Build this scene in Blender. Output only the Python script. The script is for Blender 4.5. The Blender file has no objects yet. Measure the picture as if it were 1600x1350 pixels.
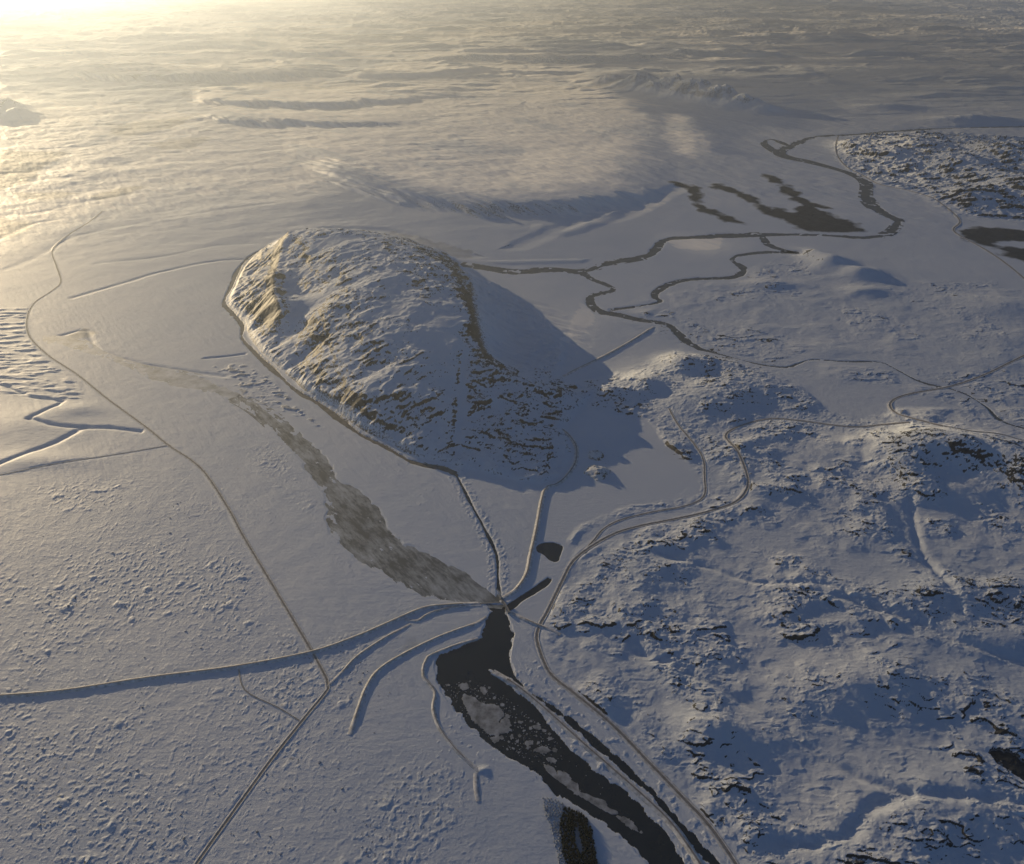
import bpy, bmesh, math, random
import numpy as np
from mathutils import Vector
from mathutils.geometry import tessellate_polygon

R = math.radians
random.seed(7)
scn = bpy.context.scene
col = scn.collection

# ------------------------------------------------------------------ camera
CAM_H = 2000.0
PITCH = R(30.0)
F = 1256.0                      # focal length in photo pixels (photo 1600 wide)
cam_d = bpy.data.cameras.new('camera')
cam_d.sensor_fit = 'HORIZONTAL'
cam_d.sensor_width = 36.0
cam_d.lens = 36.0 * F / 1600.0
cam_d.clip_start = 10.0
cam_d.clip_end = 400000.0
cam = bpy.data.objects.new('camera', cam_d)
cam.location = (0, 0, CAM_H)
cam.rotation_euler = (R(90) - PITCH, 0, 0)
col.objects.link(cam)
scn.camera = cam

# ------------------------------------------------------------------ world + sun
SUN_AZ = R(-40.0)               # left of the view direction (+Y)
SUN_EL = R(7.5)
world = bpy.data.worlds.new('World')
scn.world = world
world.use_nodes = True
wn = world.node_tree.nodes
bg = wn['Background']
sky = wn.new('ShaderNodeTexSky')
sky.sky_type = 'NISHITA'
sky.sun_disc = False
sky.sun_elevation = SUN_EL
sky.sun_rotation = SUN_AZ       # 0 = +Y, positive turns towards +X
sky.altitude = 1500
sky.air_density = 0.5
sky.dust_density = 0.0
sky.ozone_density = 2.0
world.node_tree.links.new(sky.outputs[0], bg.inputs[0])
bg.inputs[1].default_value = 0.05

sun_d = bpy.data.lights.new('sun', 'SUN')
sun_d.energy = 5.0
sun_d.angle = R(0.1)
sun_d.color = (1.0, 0.76, 0.44)
sun = bpy.data.objects.new('sun', sun_d)
sdir = Vector((math.sin(SUN_AZ) * math.cos(SUN_EL), math.cos(SUN_AZ) * math.cos(SUN_EL), math.sin(SUN_EL)))
sun.rotation_euler = sdir.to_track_quat('Z', 'Y').to_euler()
sun.location = (-8000, 12000, 9000)
col.objects.link(sun)

scn.view_settings.view_transform = 'Standard'
scn.view_settings.look = 'None'
scn.view_settings.gamma = 1.0
scn.view_settings.exposure = 0.76
scn.cycles.volume_bounces = 0
scn.cycles.max_bounces = 6
scn.cycles.diffuse_bounces = 2
scn.cycles.glossy_bounces = 2
scn.cycles.transparent_max_bounces = 8
scn.cycles.use_denoising = True

# ------------------------------------------------------------------ helpers
cP, sP = math.cos(PITCH), math.sin(PITCH)

def gnd(px, py, z=0.0):
    """where the sight line of a photo pixel meets the level z (used to read map positions off the photo)"""
    dx, dy = (px - 800.0) / F, (py - 675.0) / F
    dz = -sP - dy * cP
    t = (z - CAM_H) / dz
    return (t * dx, t * (cP - dy * sP))

def gp(pts):
    return [gnd(*p) for p in pts]

def mpp(px, py):
    """metres per photo pixel across and along the ground"""
    a = gnd(px - 1, py); b = gnd(px + 1, py)
    c = gnd(px, py - 1); d = gnd(px, py + 1)
    return ((b[0] - a[0]) / 2, (c[1] - d[1]) / 2)

def tag(o, label=None, cat=None, group=None, kind=None):
    if label: o['label'] = label
    if cat: o['category'] = cat
    if group: o['group'] = group
    if kind: o['kind'] = kind
    return o

def link(name, mesh, mat=None, parent=None):
    o = bpy.data.objects.new(name, mesh)
    if mat: mesh.materials.append(mat)
    col.objects.link(o)
    if parent: o.parent = parent
    return o

def pymesh(name, verts, faces, smooth=False):
    me = bpy.data.meshes.new(name)
    me.from_pydata(verts, [], faces)
    me.update()
    if smooth:
        me.polygons.foreach_set('use_smooth', [True] * len(me.polygons))
    return me

def sstep(a, b, x):
    t = np.clip((x - a) / (b - a), 0, 1)
    return t * t * (3 - 2 * t)

def perlin(x, y, seed=0):
    xi = np.floor(x).astype(np.int64); yi = np.floor(y).astype(np.int64)
    xf = (x - xi).astype(np.float32); yf = (y - yi).astype(np.float32)
    u = xf * xf * xf * (xf * (xf * 6 - 15) + 10)
    v = yf * yf * yf * (yf * (yf * 6 - 15) + 10)
    def g(ix, iy, fx, fy):
        h = (ix * 374761393 + iy * 668265263 + seed * 974634277) & 0xFFFFFFFF
        h = ((h ^ (h >> 13)) * 1274126177) & 0xFFFFFFFF
        a = ((h ^ (h >> 16)) & 1023).astype(np.int32)
        return GX[a] * fx + GY[a] * fy
    n00 = g(xi, yi, xf, yf); n10 = g(xi + 1, yi, xf - 1, yf)
    n01 = g(xi, yi + 1, xf, yf - 1); n11 = g(xi + 1, yi + 1, xf - 1, yf - 1)
    a = n00 + u * (n10 - n00); b = n01 + u * (n11 - n01)
    return (a + v * (b - a)) * 1.5
_an = np.arange(1024) * (2 * math.pi / 1024)
GX = np.cos(_an).astype(np.float32); GY = np.sin(_an).astype(np.float32)

def fbm(x, y, wl, oct=4, seed=0, gain=0.5):
    s = 0; a = 1.0; t = 0; f = 1.0 / wl
    for k in range(oct):
        s = s + a * perlin(x * f + 17.3 * k, y * f - 9.1 * k, seed + k)
        t += a; a *= gain; f *= 2.03
    return s / t

# ------------------------------------------------------------------ the ground grid
def rows(y0, y1, ratio):
    n = max(2, int(math.log(y1 / y0) / ratio))
    return list(y0 * (y1 / y0) ** (np.arange(n) / n))
DENS = 0.85
Yr = np.array(rows(700, 1120, .007) + rows(1120, 9000, .0021 * DENS) + rows(9000, 30000, .0027) + rows(30000, 150000, .006) + [150000.0])
sc_ = np.concatenate([np.linspace(-1.05, -.67, 130)[:-1], np.linspace(-.67, .67, int(1560 / DENS)), np.linspace(.67, 1.05, 130)[1:]])
Dr = Yr * cP + CAM_H * sP
NR, NC = len(Yr), len(sc_)
X = (Dr[:, None] * sc_[None, :])
Y = np.repeat(Yr[:, None], NC, 1)
Z = np.zeros((NR, NC))
ROCK = np.zeros((NR, NC), np.float32)       # bare rock
HEATH = np.zeros((NR, NC), np.float32)      # dark bare moor
ICE = np.zeros((NR, NC), np.float32)        # wind-scoured grey ice

def box(x0, x1, y0, y1):
    r0 = int(np.clip(np.searchsorted(Yr, y0) - 1, 0, NR - 1)); r1 = int(np.clip(np.searchsorted(Yr, y1) + 1, 1, NR))
    d0, d1 = Dr[r0], Dr[min(r1, NR - 1)]
    s0 = min(x0 / d0, x0 / d1); s1 = max(x1 / d0, x1 / d1)
    c0 = int(np.clip(np.searchsorted(sc_, s0) - 1, 0, NC - 1)); c1 = int(np.clip(np.searchsorted(sc_, s1) + 1, 1, NC))
    return (slice(r0, max(r1, r0 + 1)), slice(c0, max(c1, c0 + 1)))

def densify(pts, step=60.0, closed=False):
    """Catmull-Rom through map points"""
    P = [np.array(p, float) for p in pts]
    n = len(P); out = []
    rng = range(n if closed else n - 1)
    for i in rng:
        if closed:
            a, b, c, d = P[i - 1], P[i], P[(i + 1) % n], P[(i + 2) % n]
        else:
            b, c = P[i], P[i + 1]
            a = P[i - 1] if i > 0 else 2 * b - c
            d = P[i + 2] if i + 2 < n else 2 * c - b
        m = max(1, int(np.linalg.norm((c - b)[:2]) / step))
        for k in range(m):
            t = k / m
            out.append(0.5 * (2 * b + (c - a) * t + (2 * a - 5 * b + 4 * c - d) * t * t + (3 * b - 3 * c + d - a) * t ** 3))
    if not closed: out.append(P[-1])
    return np.array(out)

def line_dist(pts, reach):
    """distance, and value of any third column, to a map polyline; returns (slices, dist, val, side)"""
    pts = np.asarray(pts, float)
    b = box(pts[:, 0].min() - reach, pts[:, 0].max() + reach, pts[:, 1].min() - reach, pts[:, 1].max() + reach)
    dist = np.full(X[b].shape, 1e9); val = np.zeros(X[b].shape); side = np.zeros(X[b].shape, np.float32)
    r0, c0 = b[0].start, b[1].start
    for i in range(len(pts) - 1):
        p, q = pts[i], pts[i + 1]
        sb = box(min(p[0], q[0]) - reach, max(p[0], q[0]) + reach, min(p[1], q[1]) - reach, max(p[1], q[1]) + reach)
        rs = slice(max(sb[0].start, b[0].start), min(sb[0].stop, b[0].stop)); cs = slice(max(sb[1].start, b[1].start), min(sb[1].stop, b[1].stop))
        if rs.start >= rs.stop or cs.start >= cs.stop: continue
        x = X[rs, cs]; y = Y[rs, cs]
        dx, dy = q[0] - p[0], q[1] - p[1]
        L2 = dx * dx + dy * dy + 1e-9
        t = np.clip(((x - p[0]) * dx + (y - p[1]) * dy) / L2, 0, 1)
        d = np.hypot(x - p[0] - t * dx, y - p[1] - t * dy)
        ls = (slice(rs.start - r0, rs.stop - r0), slice(cs.start - c0, cs.stop - c0))
        m = d < dist[ls]
        dist[ls] = np.where(m, d, dist[ls])
        side[ls] = np.where(m, np.sign((x - p[0]) * dy - (y - p[1]) * dx), side[ls])
        if pts.shape[1] > 2:
            val[ls] = np.where(m, p[2] + t * (q[2] - p[2]), val[ls])
    return b, dist, val, side

def poly_sd(pts, reach):
    """signed distance to a closed map outline, negative inside"""
    pts = np.asarray(pts, float)[:, :2]
    cl = np.vstack([pts, pts[:1]])
    b, d, _, _ = line_dist(cl, reach)
    x = X[b]; y = Y[b]
    ins = np.zeros(x.shape, bool)
    for i in range(len(cl) - 1):
        (x0, y0), (x1, y1) = cl[i], cl[i + 1]
        if y0 == y1: continue
        c = ((y0 > y) != (y1 > y)) & (x < (x1 - x0) * (y - y0) / (y1 - y0) + x0)
        ins ^= c
    d = np.minimum(d, reach)
    return b, np.where(ins, -d, d)

def region(px_pts, soft_px=15, reach=None):
    """soft mask of a photo-traced area"""
    cx = sum(p[0] for p in px_pts) / len(px_pts); cy = sum(p[1] for p in px_pts) / len(px_pts)
    m = mpp(cx, cy); soft = soft_px * (m[0] * m[1]) ** .5
    b, sd = poly_sd(gp(px_pts), soft * 1.05)
    M = np.zeros((NR, NC), np.float32)
    M[b] = 1 - sstep(-soft, soft, sd)
    return M

def gauss(px, py, rx, ry, z=1.0, rot=0.0, zc=0.0, p=1.0):
    """a rounded rise; radii in photo pixels at its foot, turned into metres"""
    c = gnd(px, py, zc); m = mpp(px, py)
    ax, ay = rx * m[0], ry * m[1]
    rr = 3.0 * max(ax, ay)
    b = box(c[0] - rr, c[0] + rr, c[1] - rr, c[1] + rr)
    u = X[b] - c[0]; v = Y[b] - c[1]
    cr, sr = math.cos(rot), math.sin(rot)
    q = ((u * cr + v * sr) / ax) ** 2 + ((-u * sr + v * cr) / ay) ** 2
    return b, z * np.exp(-q ** p)

# ------------------------------------------------------------------ map traced from the photograph (photo pixels)
HILL_FOOT = [(352, 478), (372, 500), (387, 530), (402, 555), (430, 580), (458, 600), (482, 625), (520, 648), (560, 675), (600, 695), (650, 722), (700, 731),
             (730, 740), (790, 752), (850, 764), (883, 748), (900, 718), (897, 690), (888, 668), (915, 640), (938, 615), (905, 598), (880, 588), (890, 560), (880, 525),
             (840, 480), (790, 450), (745, 432), (718, 408), (658, 380), (592, 364), (522, 358), (462, 362), (418, 382), (385, 410), (365, 440)]
HILL_PTS = [(437, 400, 120), (431, 430, 140), (427, 455, 140), (430, 475, 125), (442, 492, 105), (452, 366, 175), (470, 361, 200), (500, 363, 222), (530, 368, 230), (560, 374, 225),
            (600, 383, 212), (640, 392, 195), (680, 412, 180), (703, 427, 168), (715, 450, 162), (728, 478, 155), (738, 510, 145), (748, 545, 125), (757, 572, 105),
            (520, 400, 202), (560, 405, 210), (480, 415, 140), (448, 440, 108), (452, 465, 92), (495, 450, 135), (472, 490, 92), (455, 520, 60), (582, 440, 214), (545, 462, 185), (510, 488, 150), (640, 450, 190),
            (655, 500, 170), (685, 550, 138), (695, 572, 122), (600, 520, 170), (650, 555, 150), (600, 560, 128), (560, 540, 135), (520, 545, 100), (500, 575, 65), (470, 560, 42), (445, 545, 40), (425, 520, 45), (415, 500, 60),
            (560, 620, 75), (600, 655, 50), (640, 690, 25), (520, 615, 40), (650, 620, 92), (700, 640, 74), (700, 600, 104), (716, 580, 108), (735, 572, 100), (780, 583, 78), (830, 602, 50), (870, 613, 28),
            (760, 640, 52), (820, 660, 28), (860, 690, 14), (760, 700, 20), (700, 700, 20), (850, 740, 5), (800, 720, 12), (768, 500, 40), (790, 530, 16), (830, 540, 6), (800, 560, 10), (850, 580, 5), (758, 465, 60), (800, 480, 16), (770, 560, 40), (790, 572, 22), (755, 535, 70), (722, 425, 95), (690, 395, 95), (775, 445, 28), (825, 505, 10), (860, 545, 6),
            (385, 465, 45), (400, 440, 65), (400, 490, 45), (380, 500, 14), (415, 415, 70)]
RIVER_W = [  # (points, width m, level) frozen rivers
    ([(1700, 196), (1500, 200), (1400, 205), (1340, 210), (1275, 214), (1240, 226), (1218, 238), (1232, 246), (1265, 253), (1325, 270), (1352, 285), (1354, 310), (1378, 332), (1402, 345), (1388, 364), (1350, 371), (1275, 367), (1190, 367), (1100, 370), (1040, 375), (1015, 398), (950, 412), (910, 424), (860, 422), (800, 424), (745, 416), (720, 412)], 82),
    ([(1235, 228), (1205, 218), (1194, 224), (1212, 238)], 60),
    ([(910, 424), (924, 436), (950, 446), (958, 453), (926, 462), (922, 472), (935, 486), (965, 492), (1000, 500), (1040, 506), (1060, 522), (1085, 541), (1115, 551)], 54),
    ([(1115, 551), (1150, 560), (1190, 570), (1228, 574), (1245, 569), (1270, 562), (1320, 565), (1375, 566), (1400, 577), (1440, 597), (1500, 612), (1540, 635), (1575, 662), (1700, 690)], 15),
    ([(1190, 367), (1200, 382), (1225, 391), (1245, 395), (1200, 394), (1155, 399), (1144, 407), (1162, 420), (1145, 433), (1075, 437), (1040, 447), (1022, 462), (1030, 472), (985, 480), (955, 484)], 50),
]
STREAM = ([(440, 376), (405, 392), (385, 405), (370, 425), (362, 445), (350, 472), (362, 488), (378, 508), (378, 528), (392, 545), (412, 565), (440, 590), (465, 612), (500, 632), (530, 655), (565, 680), (605, 700), (645, 722), (690, 731), (712, 740)], 26)
DRAIN = ([(712, 740), (735, 785), (760, 832), (776, 868), (778, 905), (780, 934)], 11)
ICE_RIVER = [(60, 528), (100, 540), (180, 565), (250, 597), (330, 613), (385, 637), (430, 675), (465, 715), (490, 750), (510, 780), (509, 803), (518, 834), (544, 861), (571, 883), (611, 905), (647, 923), (687, 938), (749, 941), (783, 944),
             (784, 939), (771, 926), (722, 892), (678, 868), (633, 850), (611, 830), (598, 805), (584, 786), (550, 757), (527, 750), (510, 715), (478, 686), (440, 655), (400, 630), (360, 610), (300, 585), (220, 572), (160, 552), (120, 530)]
RESERVOIR = [(760, 944), (767, 955), (760, 968), (751, 994), (722, 1008), (684, 1023), (679, 1039), (682, 1061), (696, 1088), (710, 1108), (727, 1128), (749, 1150), (784, 1177), (820, 1197), (856, 1226), (869, 1243), (900, 1257), (944, 1288), (989, 1323), (1011, 1350), (1060, 1420),
             (1110, 1420), (1069, 1345), (1056, 1319), (1024, 1279), (989, 1243), (944, 1212), (900, 1178), (882, 1156), (856, 1125), (829, 1097), (793, 1068), (767, 1047), (792, 1056), (820, 1077), (847, 1098), (882, 1127), (900, 1142), (953, 1190), (1011, 1238), (1056, 1292), (1100, 1345), (1150, 1415),
             (1166, 1412), (1112, 1330), (1066, 1283), (1018, 1230), (973, 1188), (924, 1146), (884, 1114), (852, 1093), (822, 1077), (807, 1057), (796, 1030), (798, 1017), (804, 990), (797, 972), (793, 957), (790, 946)]
ARM = [(788, 950), (800, 939), (830, 920), (856, 902), (862, 905), (850, 918), (820, 937), (797, 953)]
POND = [(840, 853), (850, 848), (866, 848), (878, 854), (876, 864), (871, 877), (860, 875), (849, 866), (839, 860)]
TARN = [(1560, 1180), (1600, 1188), (1640, 1210), (1640, 1240), (1600, 1222), (1570, 1205), (1556, 1192)]
LAKE = [(925, 655), (1000, 650), (1035, 690), (1080, 730), (1092, 768), (1040, 780), (1000, 786), (945, 802), (892, 828), (880, 850), (885, 870), (868, 905), (862, 930), (846, 968), (800, 955), (792, 942), (815, 915), (836, 870), (856, 768), (890, 748), (908, 720), (905, 690), (895, 670)]
ROAD_MAIN = [(1760, 478), (1680, 515), (1600, 556), (1540, 585), (1480, 605), (1420, 616), (1396, 625), (1391, 636), (1402, 648), (1430, 657), (1475, 668)]
ROAD_SHORE = [(1420, 662), (1380, 665), (1330, 668), (1250, 658), (1200, 655), (1152, 668), (1134, 682), (1150, 705), (1164, 735), (1168, 762), (1150, 785), (1110, 799), (1050, 812), (1000, 822), (960, 834), (920, 857), (894, 879), (880, 905), (868, 930), (852, 962), (843, 978), (839, 999), (850, 1034), (864, 1057), (900, 1086), (958, 1134), (1011, 1188), (1064, 1243), (1108, 1290), (1151, 1352), (1190, 1420)]
ROAD_UPPER = [(1045, 640), (1060, 665), (1085, 695), (1099, 718), (1101, 745), (1100, 775), (1073, 790), (1020, 800), (971, 812), (944, 826), (930, 842), (913, 862)]
ROAD_LEFT = [(160, 330), (135, 350), (100, 372), (82, 392), (88, 415), (95, 440), (80, 455), (55, 472), (43, 495), (46, 525), (75, 555), (120, 585), (170, 625), (225, 665), (265, 697), (300, 720), (325, 745), (360, 800), (378, 834), (418, 901), (458, 968), (489, 1021), (511, 1062), (513, 1076), (471, 1128), (422, 1190), (364, 1270), (307, 1350), (260, 1418)]
TRACK_FENCE = [(373, 1046), (378, 1070), (391, 1085), (435, 1106), (471, 1128)]
TRACK_WEST = [(-60, 748), (0, 742), (60, 731), (130, 719), (200, 707), (262, 696)]
TRACK_EAST = [(1475, 668), (1520, 676), (1560, 680), (1610, 694), (1700, 720)]
ROAD_FAR = [(1310, 212), (1306, 235), (1320, 258), (1350, 275), (1375, 288), (1420, 298), (1455, 310), (1480, 325), (1500, 345), (1490, 358), (1500, 368), (1540, 390), (1580, 418), (1640, 470)]
DAM_MAIN = [(-140, 1098), (0, 1088), (98, 1080), (231, 1060), (369, 1042), (484, 1020), (553, 997), (600, 977), (645, 957), (669, 949), (700, 946), (749, 943)]
DIKE_FORK = [(512, 1072), (535, 1050), (558, 1026), (598, 999), (625, 984), (642, 975)]
DIKE_HOOK = [(633, 967), (642, 970), (653, 970), (673, 958), (709, 949), (735, 947), (752, 946)]
DIKE_MID = [(760, 964), (745, 974), (722, 982), (700, 990), (678, 999), (633, 1021), (593, 1046), (573, 1074), (558, 1114), (547, 1148)]
DIKE_SHORE = [(747, 997), (713, 1008), (669, 1026), (663, 1038), (662, 1057), (680, 1081), (677, 1106), (687, 1137), (713, 1172), (749, 1206)]
DIKE_END = [(744, 1208), (744, 1230), (748, 1252)]
CAUSEWAY = [(784, 935), (792, 931), (806, 922), (818, 907), (825, 892), (829, 870), (838, 830), (851, 767), (868, 758), (882, 748), (897, 728), (901, 712), (899, 695), (885, 678), (868, 666), (857, 656), (864, 648), (890, 637), (915, 626)]
GATE_ROAD = [(784, 938), (790, 950), (796, 956), (820, 968), (843, 978), (860, 985), (876, 992)]
DIKE_NORTH = [(880, 588), (910, 573), (947, 555), (985, 534), (1022, 511)]

# ------------------------------------------------------------------ relief
print('grid', NR, NC)
R2 = np.hypot(X, Y)
far = sstep(6500, 16000, R2)
vfar = sstep(14000, 40000, R2)
gx, gy = X.astype(np.float64), Y.astype(np.float64)
und = fbm(gx, gy, 900, 3, 11)
Z += und * (2.5 + 3 * far)
Z += fbm(gx + 4000, gy * 1.0, 5200, 4, 21) * (22 * far + 120 * vfar)
# rugged lowland at the far left
left_far = sstep(-2500, -5500, X) * sstep(6500, 9500, Y) * (1 - sstep(26000, 40000, Y))
Z += np.abs(fbm(gx, gy * 1.2, 1800, 5, 31)) * 60 * left_far
flow = fbm(gx * .5 + gy * .35, gy - gx * .5, 420, 4, 35)
Z += flow * 9 * sstep(5000, 7500, Y) * (1 - vfar) * sstep(1500, -1500, X)
Z += fbm(gx, gy, 160, 3, 39) * (1.0 + 3.0 * far + 14 * vfar) * sstep(4500, 8000, R2)
Z += fbm(gx * .82 + gy * .57, (gy * .82 - gx * .57) * .3, 95, 3, 45) * 6.0 * sstep(6500, 9500, R2) * (1 - .4 * vfar)
Z += fbm(gx * .8, gy * .45, 420, 3, 43) * (4 * far + 22 * vfar)

RISES = np.zeros((NR, NC))
def rise(*a, **k):
    b, g = gauss(*a, **k)
    Z[b] += g; RISES[b] += g
# far hills
for a in [(955, 132, 30, 3.5, 170), (1000, 139, 34, 4, 230), (1040, 146, 36, 4.5, 260), (1085, 154, 38, 5, 280), (1125, 162, 36, 5, 250), (1165, 170, 34, 4, 170), (1200, 176, 26, 3, 90), (5, 178, 26, 8, 190), (30, 184, 22, 6, 110), (-50, 172, 40, 9, 220),
          (1330, 232, 26, 9, 70), (1390, 245, 42, 13, 95), (1440, 228, 40, 10, 80), (1500, 262, 50, 17, 120), (1560, 245, 50, 14, 100), (1600, 300, 55, 22, 130), (1520, 310, 40, 14, 70), (1660, 270, 70, 30, 130),
          (1390, 170, 50, 4, 60), (1520, 190, 70, 5, 80), (1270, 400, 22, 8, 45), (1300, 412, 28, 9, 60), (1345, 428, 30, 9, 45), (1200, 445, 40, 8, 16), (1345, 455, 30, 7, 18), (1560, 480, 60, 14, 16)]:
    rise(*a)
# middle distance and right-hand hills
for a in [(1068, 572, 34, 15, 42), (1010, 600, 42, 14, 30), (950, 615, 30, 11, 24), (1095, 625, 60, 24, 26), (1170, 605, 55, 20, 24), (1050, 700, 22, 12, 10), (1010, 498, 40, 8, 8),
          (1460, 705, 60, 30, 62), (1410, 730, 40, 35, 28), (1530, 715, 60, 28, 58), (1590, 740, 50, 30, 48), (1500, 770, 70, 25, 26), (1640, 760, 60, 40, 50), (1330, 700, 60, 25, 16), (1220, 760, 60, 30, 8),
          (1110, 1140, 45, 32, 20), (1380, 1060, 120, 40, 18), (1330, 1080, 60, 30, 10), (1500, 930, 90, 30, 14), (1560, 1000, 60, 30, 16), (1180, 1150, 70, 40, 12), (1480, 1240, 120, 40, 14), (1250, 920, 70, 30, 7), (980, 950, 40, 25, 6), (1420, 1300, 120, 50, 12),
          (1600, 1120, 60, 50, 14)]:
    rise(*a)
# the far-left valley cut below the road
for (px, py, rx, ry, z) in [(40, 660, 70, 26, 9), (120, 640, 40, 10, 7), (60, 720, 90, 14, 8)]:
    rise(px, py, rx, ry, z)

# stepped uplands beyond the hill: tops tilted towards the sun, each ending in a gullied front that shades its own foot
SDX, SDY = math.sin(SUN_AZ), math.cos(SUN_AZ)
def cuesta(front, h, L, seed, fing=220.0):
    P = densify([gnd(px_, py_, h * .8) + (w_,) for px_, py_, w_ in front], 120)
    b, d, wv_, sd_ = line_dist(P, L * 1.05)
    wv_ = np.interp(X[b] / (Y[b] * cP + (CAM_H - h * .8) * sP), P[:, 0] / (P[:, 1] * cP + (CAM_H - h * .8) * sP), P[:, 2])
    lat_ = gx[b] * SDY - gy[b] * SDX
    n_ = np.abs(fbm(lat_, gy[b] * .12, 520, 5, seed, .6)) * 2.2 + .5 * fbm(lat_, gy[b] * .3, 1400, 2, seed + 9)
    s_ = d * sd_ * -1.0 - fing * n_ * sstep(L, 0, d)                       # positive behind the front
    roll = 1 + .35 * fbm(gx[b], gy[b], 900, 3, seed + 3)
    top = np.clip(1 - np.maximum(s_, 0) / (L * .95), 0, 1)
    z_ = h * np.clip(wv_, 0, 1) * np.where(s_ > 0, top * (.75 + .25 * roll), sstep(-h * 4.5, 0, s_))
    z_ = np.where(d < L, z_, 0)
    Z[b] += z_ * (1 + .06 * fbm(gx[b], gy[b], 160, 3, seed + 5))
cuesta([(440, 232, 0), (500, 250, .6), (540, 270, .9), (590, 290, 1), (650, 303, 1), (720, 314, 1), (790, 322, 1), (860, 318, .9), (930, 310, .7), (1000, 296, .4), (1060, 285, 0)], 75, 2600, 1101, 330)
cuesta([(250, 172, 0), (330, 180, .7), (380, 186, 1), (440, 190, 1), (520, 192, .8), (600, 190, .5), (680, 184, 0)], 70, 2200, 1111, 330)
cuesta([(300, 156, 0), (330, 160, .9), (420, 164, 1), (540, 160, .9), (640, 152, .6), (720, 144, 0)], 75, 2400, 1121, 330)
cuesta([(90, 114, 0), (135, 116, 1), (220, 120, 1), (320, 119, 1), (430, 116, .9), (500, 110, .4), (560, 104, 0)], 110, 3600, 1131, 420)
cuesta([(620, 92, 0), (700, 88, .8), (800, 87, 1), (900, 90, 1), (1000, 86, .8), (1100, 80, .5), (1200, 74, 0)], 120, 4500, 1141, 500)
# weathered flanks for the far hills
lump_m = np.zeros((NR, NC)); lump_m[...] = np.clip(RISES, 0, 200)
lump = np.clip(RISES - 30, 0, 200) * sstep(8000, 11000, Y)
Z += lump * (1.1 * (.22 - np.abs(fbm(gx, gy * .7, 900, 5, 61, .6))))
# main hill: smooth surface through spot heights read off the photo
foot = densify(gp(HILL_FOOT), 90, True)
HZ = 1.13
hp = [gnd(p[0], p[1], p[2] * HZ) + (p[2] * HZ,) for p in HILL_PTS] + [(q[0], q[1], 0.0) for q in densify(gp(HILL_FOOT), 150, True)]
hp = np.array(hp); c2 = 45.0 ** 2
A = np.sqrt((hp[:, None, 0] - hp[None, :, 0]) ** 2 + (hp[:, None, 1] - hp[None, :, 1]) ** 2 + c2)
A[np.arange(len(hp)), np.arange(len(hp))] += -12.0     # a little slack between the spot heights
wts = np.linalg.solve(A, hp[:, 2])
hb, hsd = poly_sd(foot, 400)
hx, hy = X[hb], Y[hb]
hz = np.zeros(hx.shape)
for (a, b_, _), w in zip(hp, wts):
    hz += w * np.sqrt((hx - a) ** 2 + (hy - b_) ** 2 + c2)
hin = 1 - sstep(-60, 25, hsd)
HILLZ = np.zeros((NR, NC)); HILLZ[hb] = np.maximum(hz, 0) * hin
HILLM = np.zeros((NR, NC), np.float32); HILLM[hb] = hin
HSD = np.full((NR, NC), 400.0); HSD[hb] = hsd
Z = Z * (1 - HILLM) + HILLZ

# ---- rocky ledges: long gentle up-slopes ending in a steep broken face
def ledges(x, y, wl, seed, ang, stretch=2.2):
    ca, sa = math.cos(ang), math.sin(ang)
    u = x * ca + y * sa; v = -x * sa + y * ca           # u along the ledge, v away from the viewer
    wu = fbm(x, y, wl * 1.6, 3, seed + 3)
    ph = -v / wl + 1.15 * fbm(u / stretch, v, wl * 1.1, 4, seed) + .9 * wu
    fr = ph - np.floor(ph)
    drop = sstep(.80, .86, fr)
    saw = np.where(fr < .86, fr / .86, (1 - fr) / .14)
    cell = perlin(np.floor(ph) * 3.7 + .5, u / (wl * 1.5), seed + 9)
    pres = sstep(-.12, .40, cell + .45 * fbm(u, v, wl * .8, 2, seed + 5))
    return (saw ** 1.3) * pres, drop * sstep(.25, .7, pres)

rough = region([(905, 865), (880, 920), (862, 965), (858, 1000), (880, 1060), (965, 1135), (1060, 1230), (1110, 1285), (1170, 1360), (1230, 1440), (1850, 1440), (1850, 640), (1400, 640), (1300, 670), (1150, 690), (1100, 800), (1000, 828), (930, 850)], 14)
spur = region([(890, 600), (950, 590), (1060, 548), (1110, 560), (1180, 575), (1240, 600), (1290, 640), (1380, 665), (1300, 672), (1180, 690), (1120, 730), (1105, 790), (1010, 800), (940, 815), (900, 835), (893, 845), (905, 826), (945, 800), (1000, 784), (1090, 768), (1060, 720), (1030, 690), (1005, 655), (930, 640)], 7)
mid = region([(930, 488), (1010, 460), (1160, 430), (1250, 390), (1320, 400), (1420, 440), (1600, 440), (1850, 480), (1850, 660), (1560, 660), (1400, 600), (1240, 590), (1110, 570), (1060, 530)], 12)
farrug = region([(1305, 225), (1340, 210), (1440, 205), (1600, 215), (1900, 225), (1900, 360), (1600, 345), (1500, 335), (1440, 300), (1360, 280), (1320, 258)], 10)
for (px, py, rx, ry) in [(1190, 840, 60, 26), (1370, 890, 70, 34), (1480, 800, 70, 14), (1290, 960, 40, 16), (1050, 870, 30, 10), (1230, 1020, 50, 16)]:
    b, g = gauss(px, py, rx, ry, 1.0, p=1.5)
    rough[b] *= (1 - .92 * g)
LEDGE = np.zeros((NR, NC), np.float32)     # broken faces of the ledges, where rock shows
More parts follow.
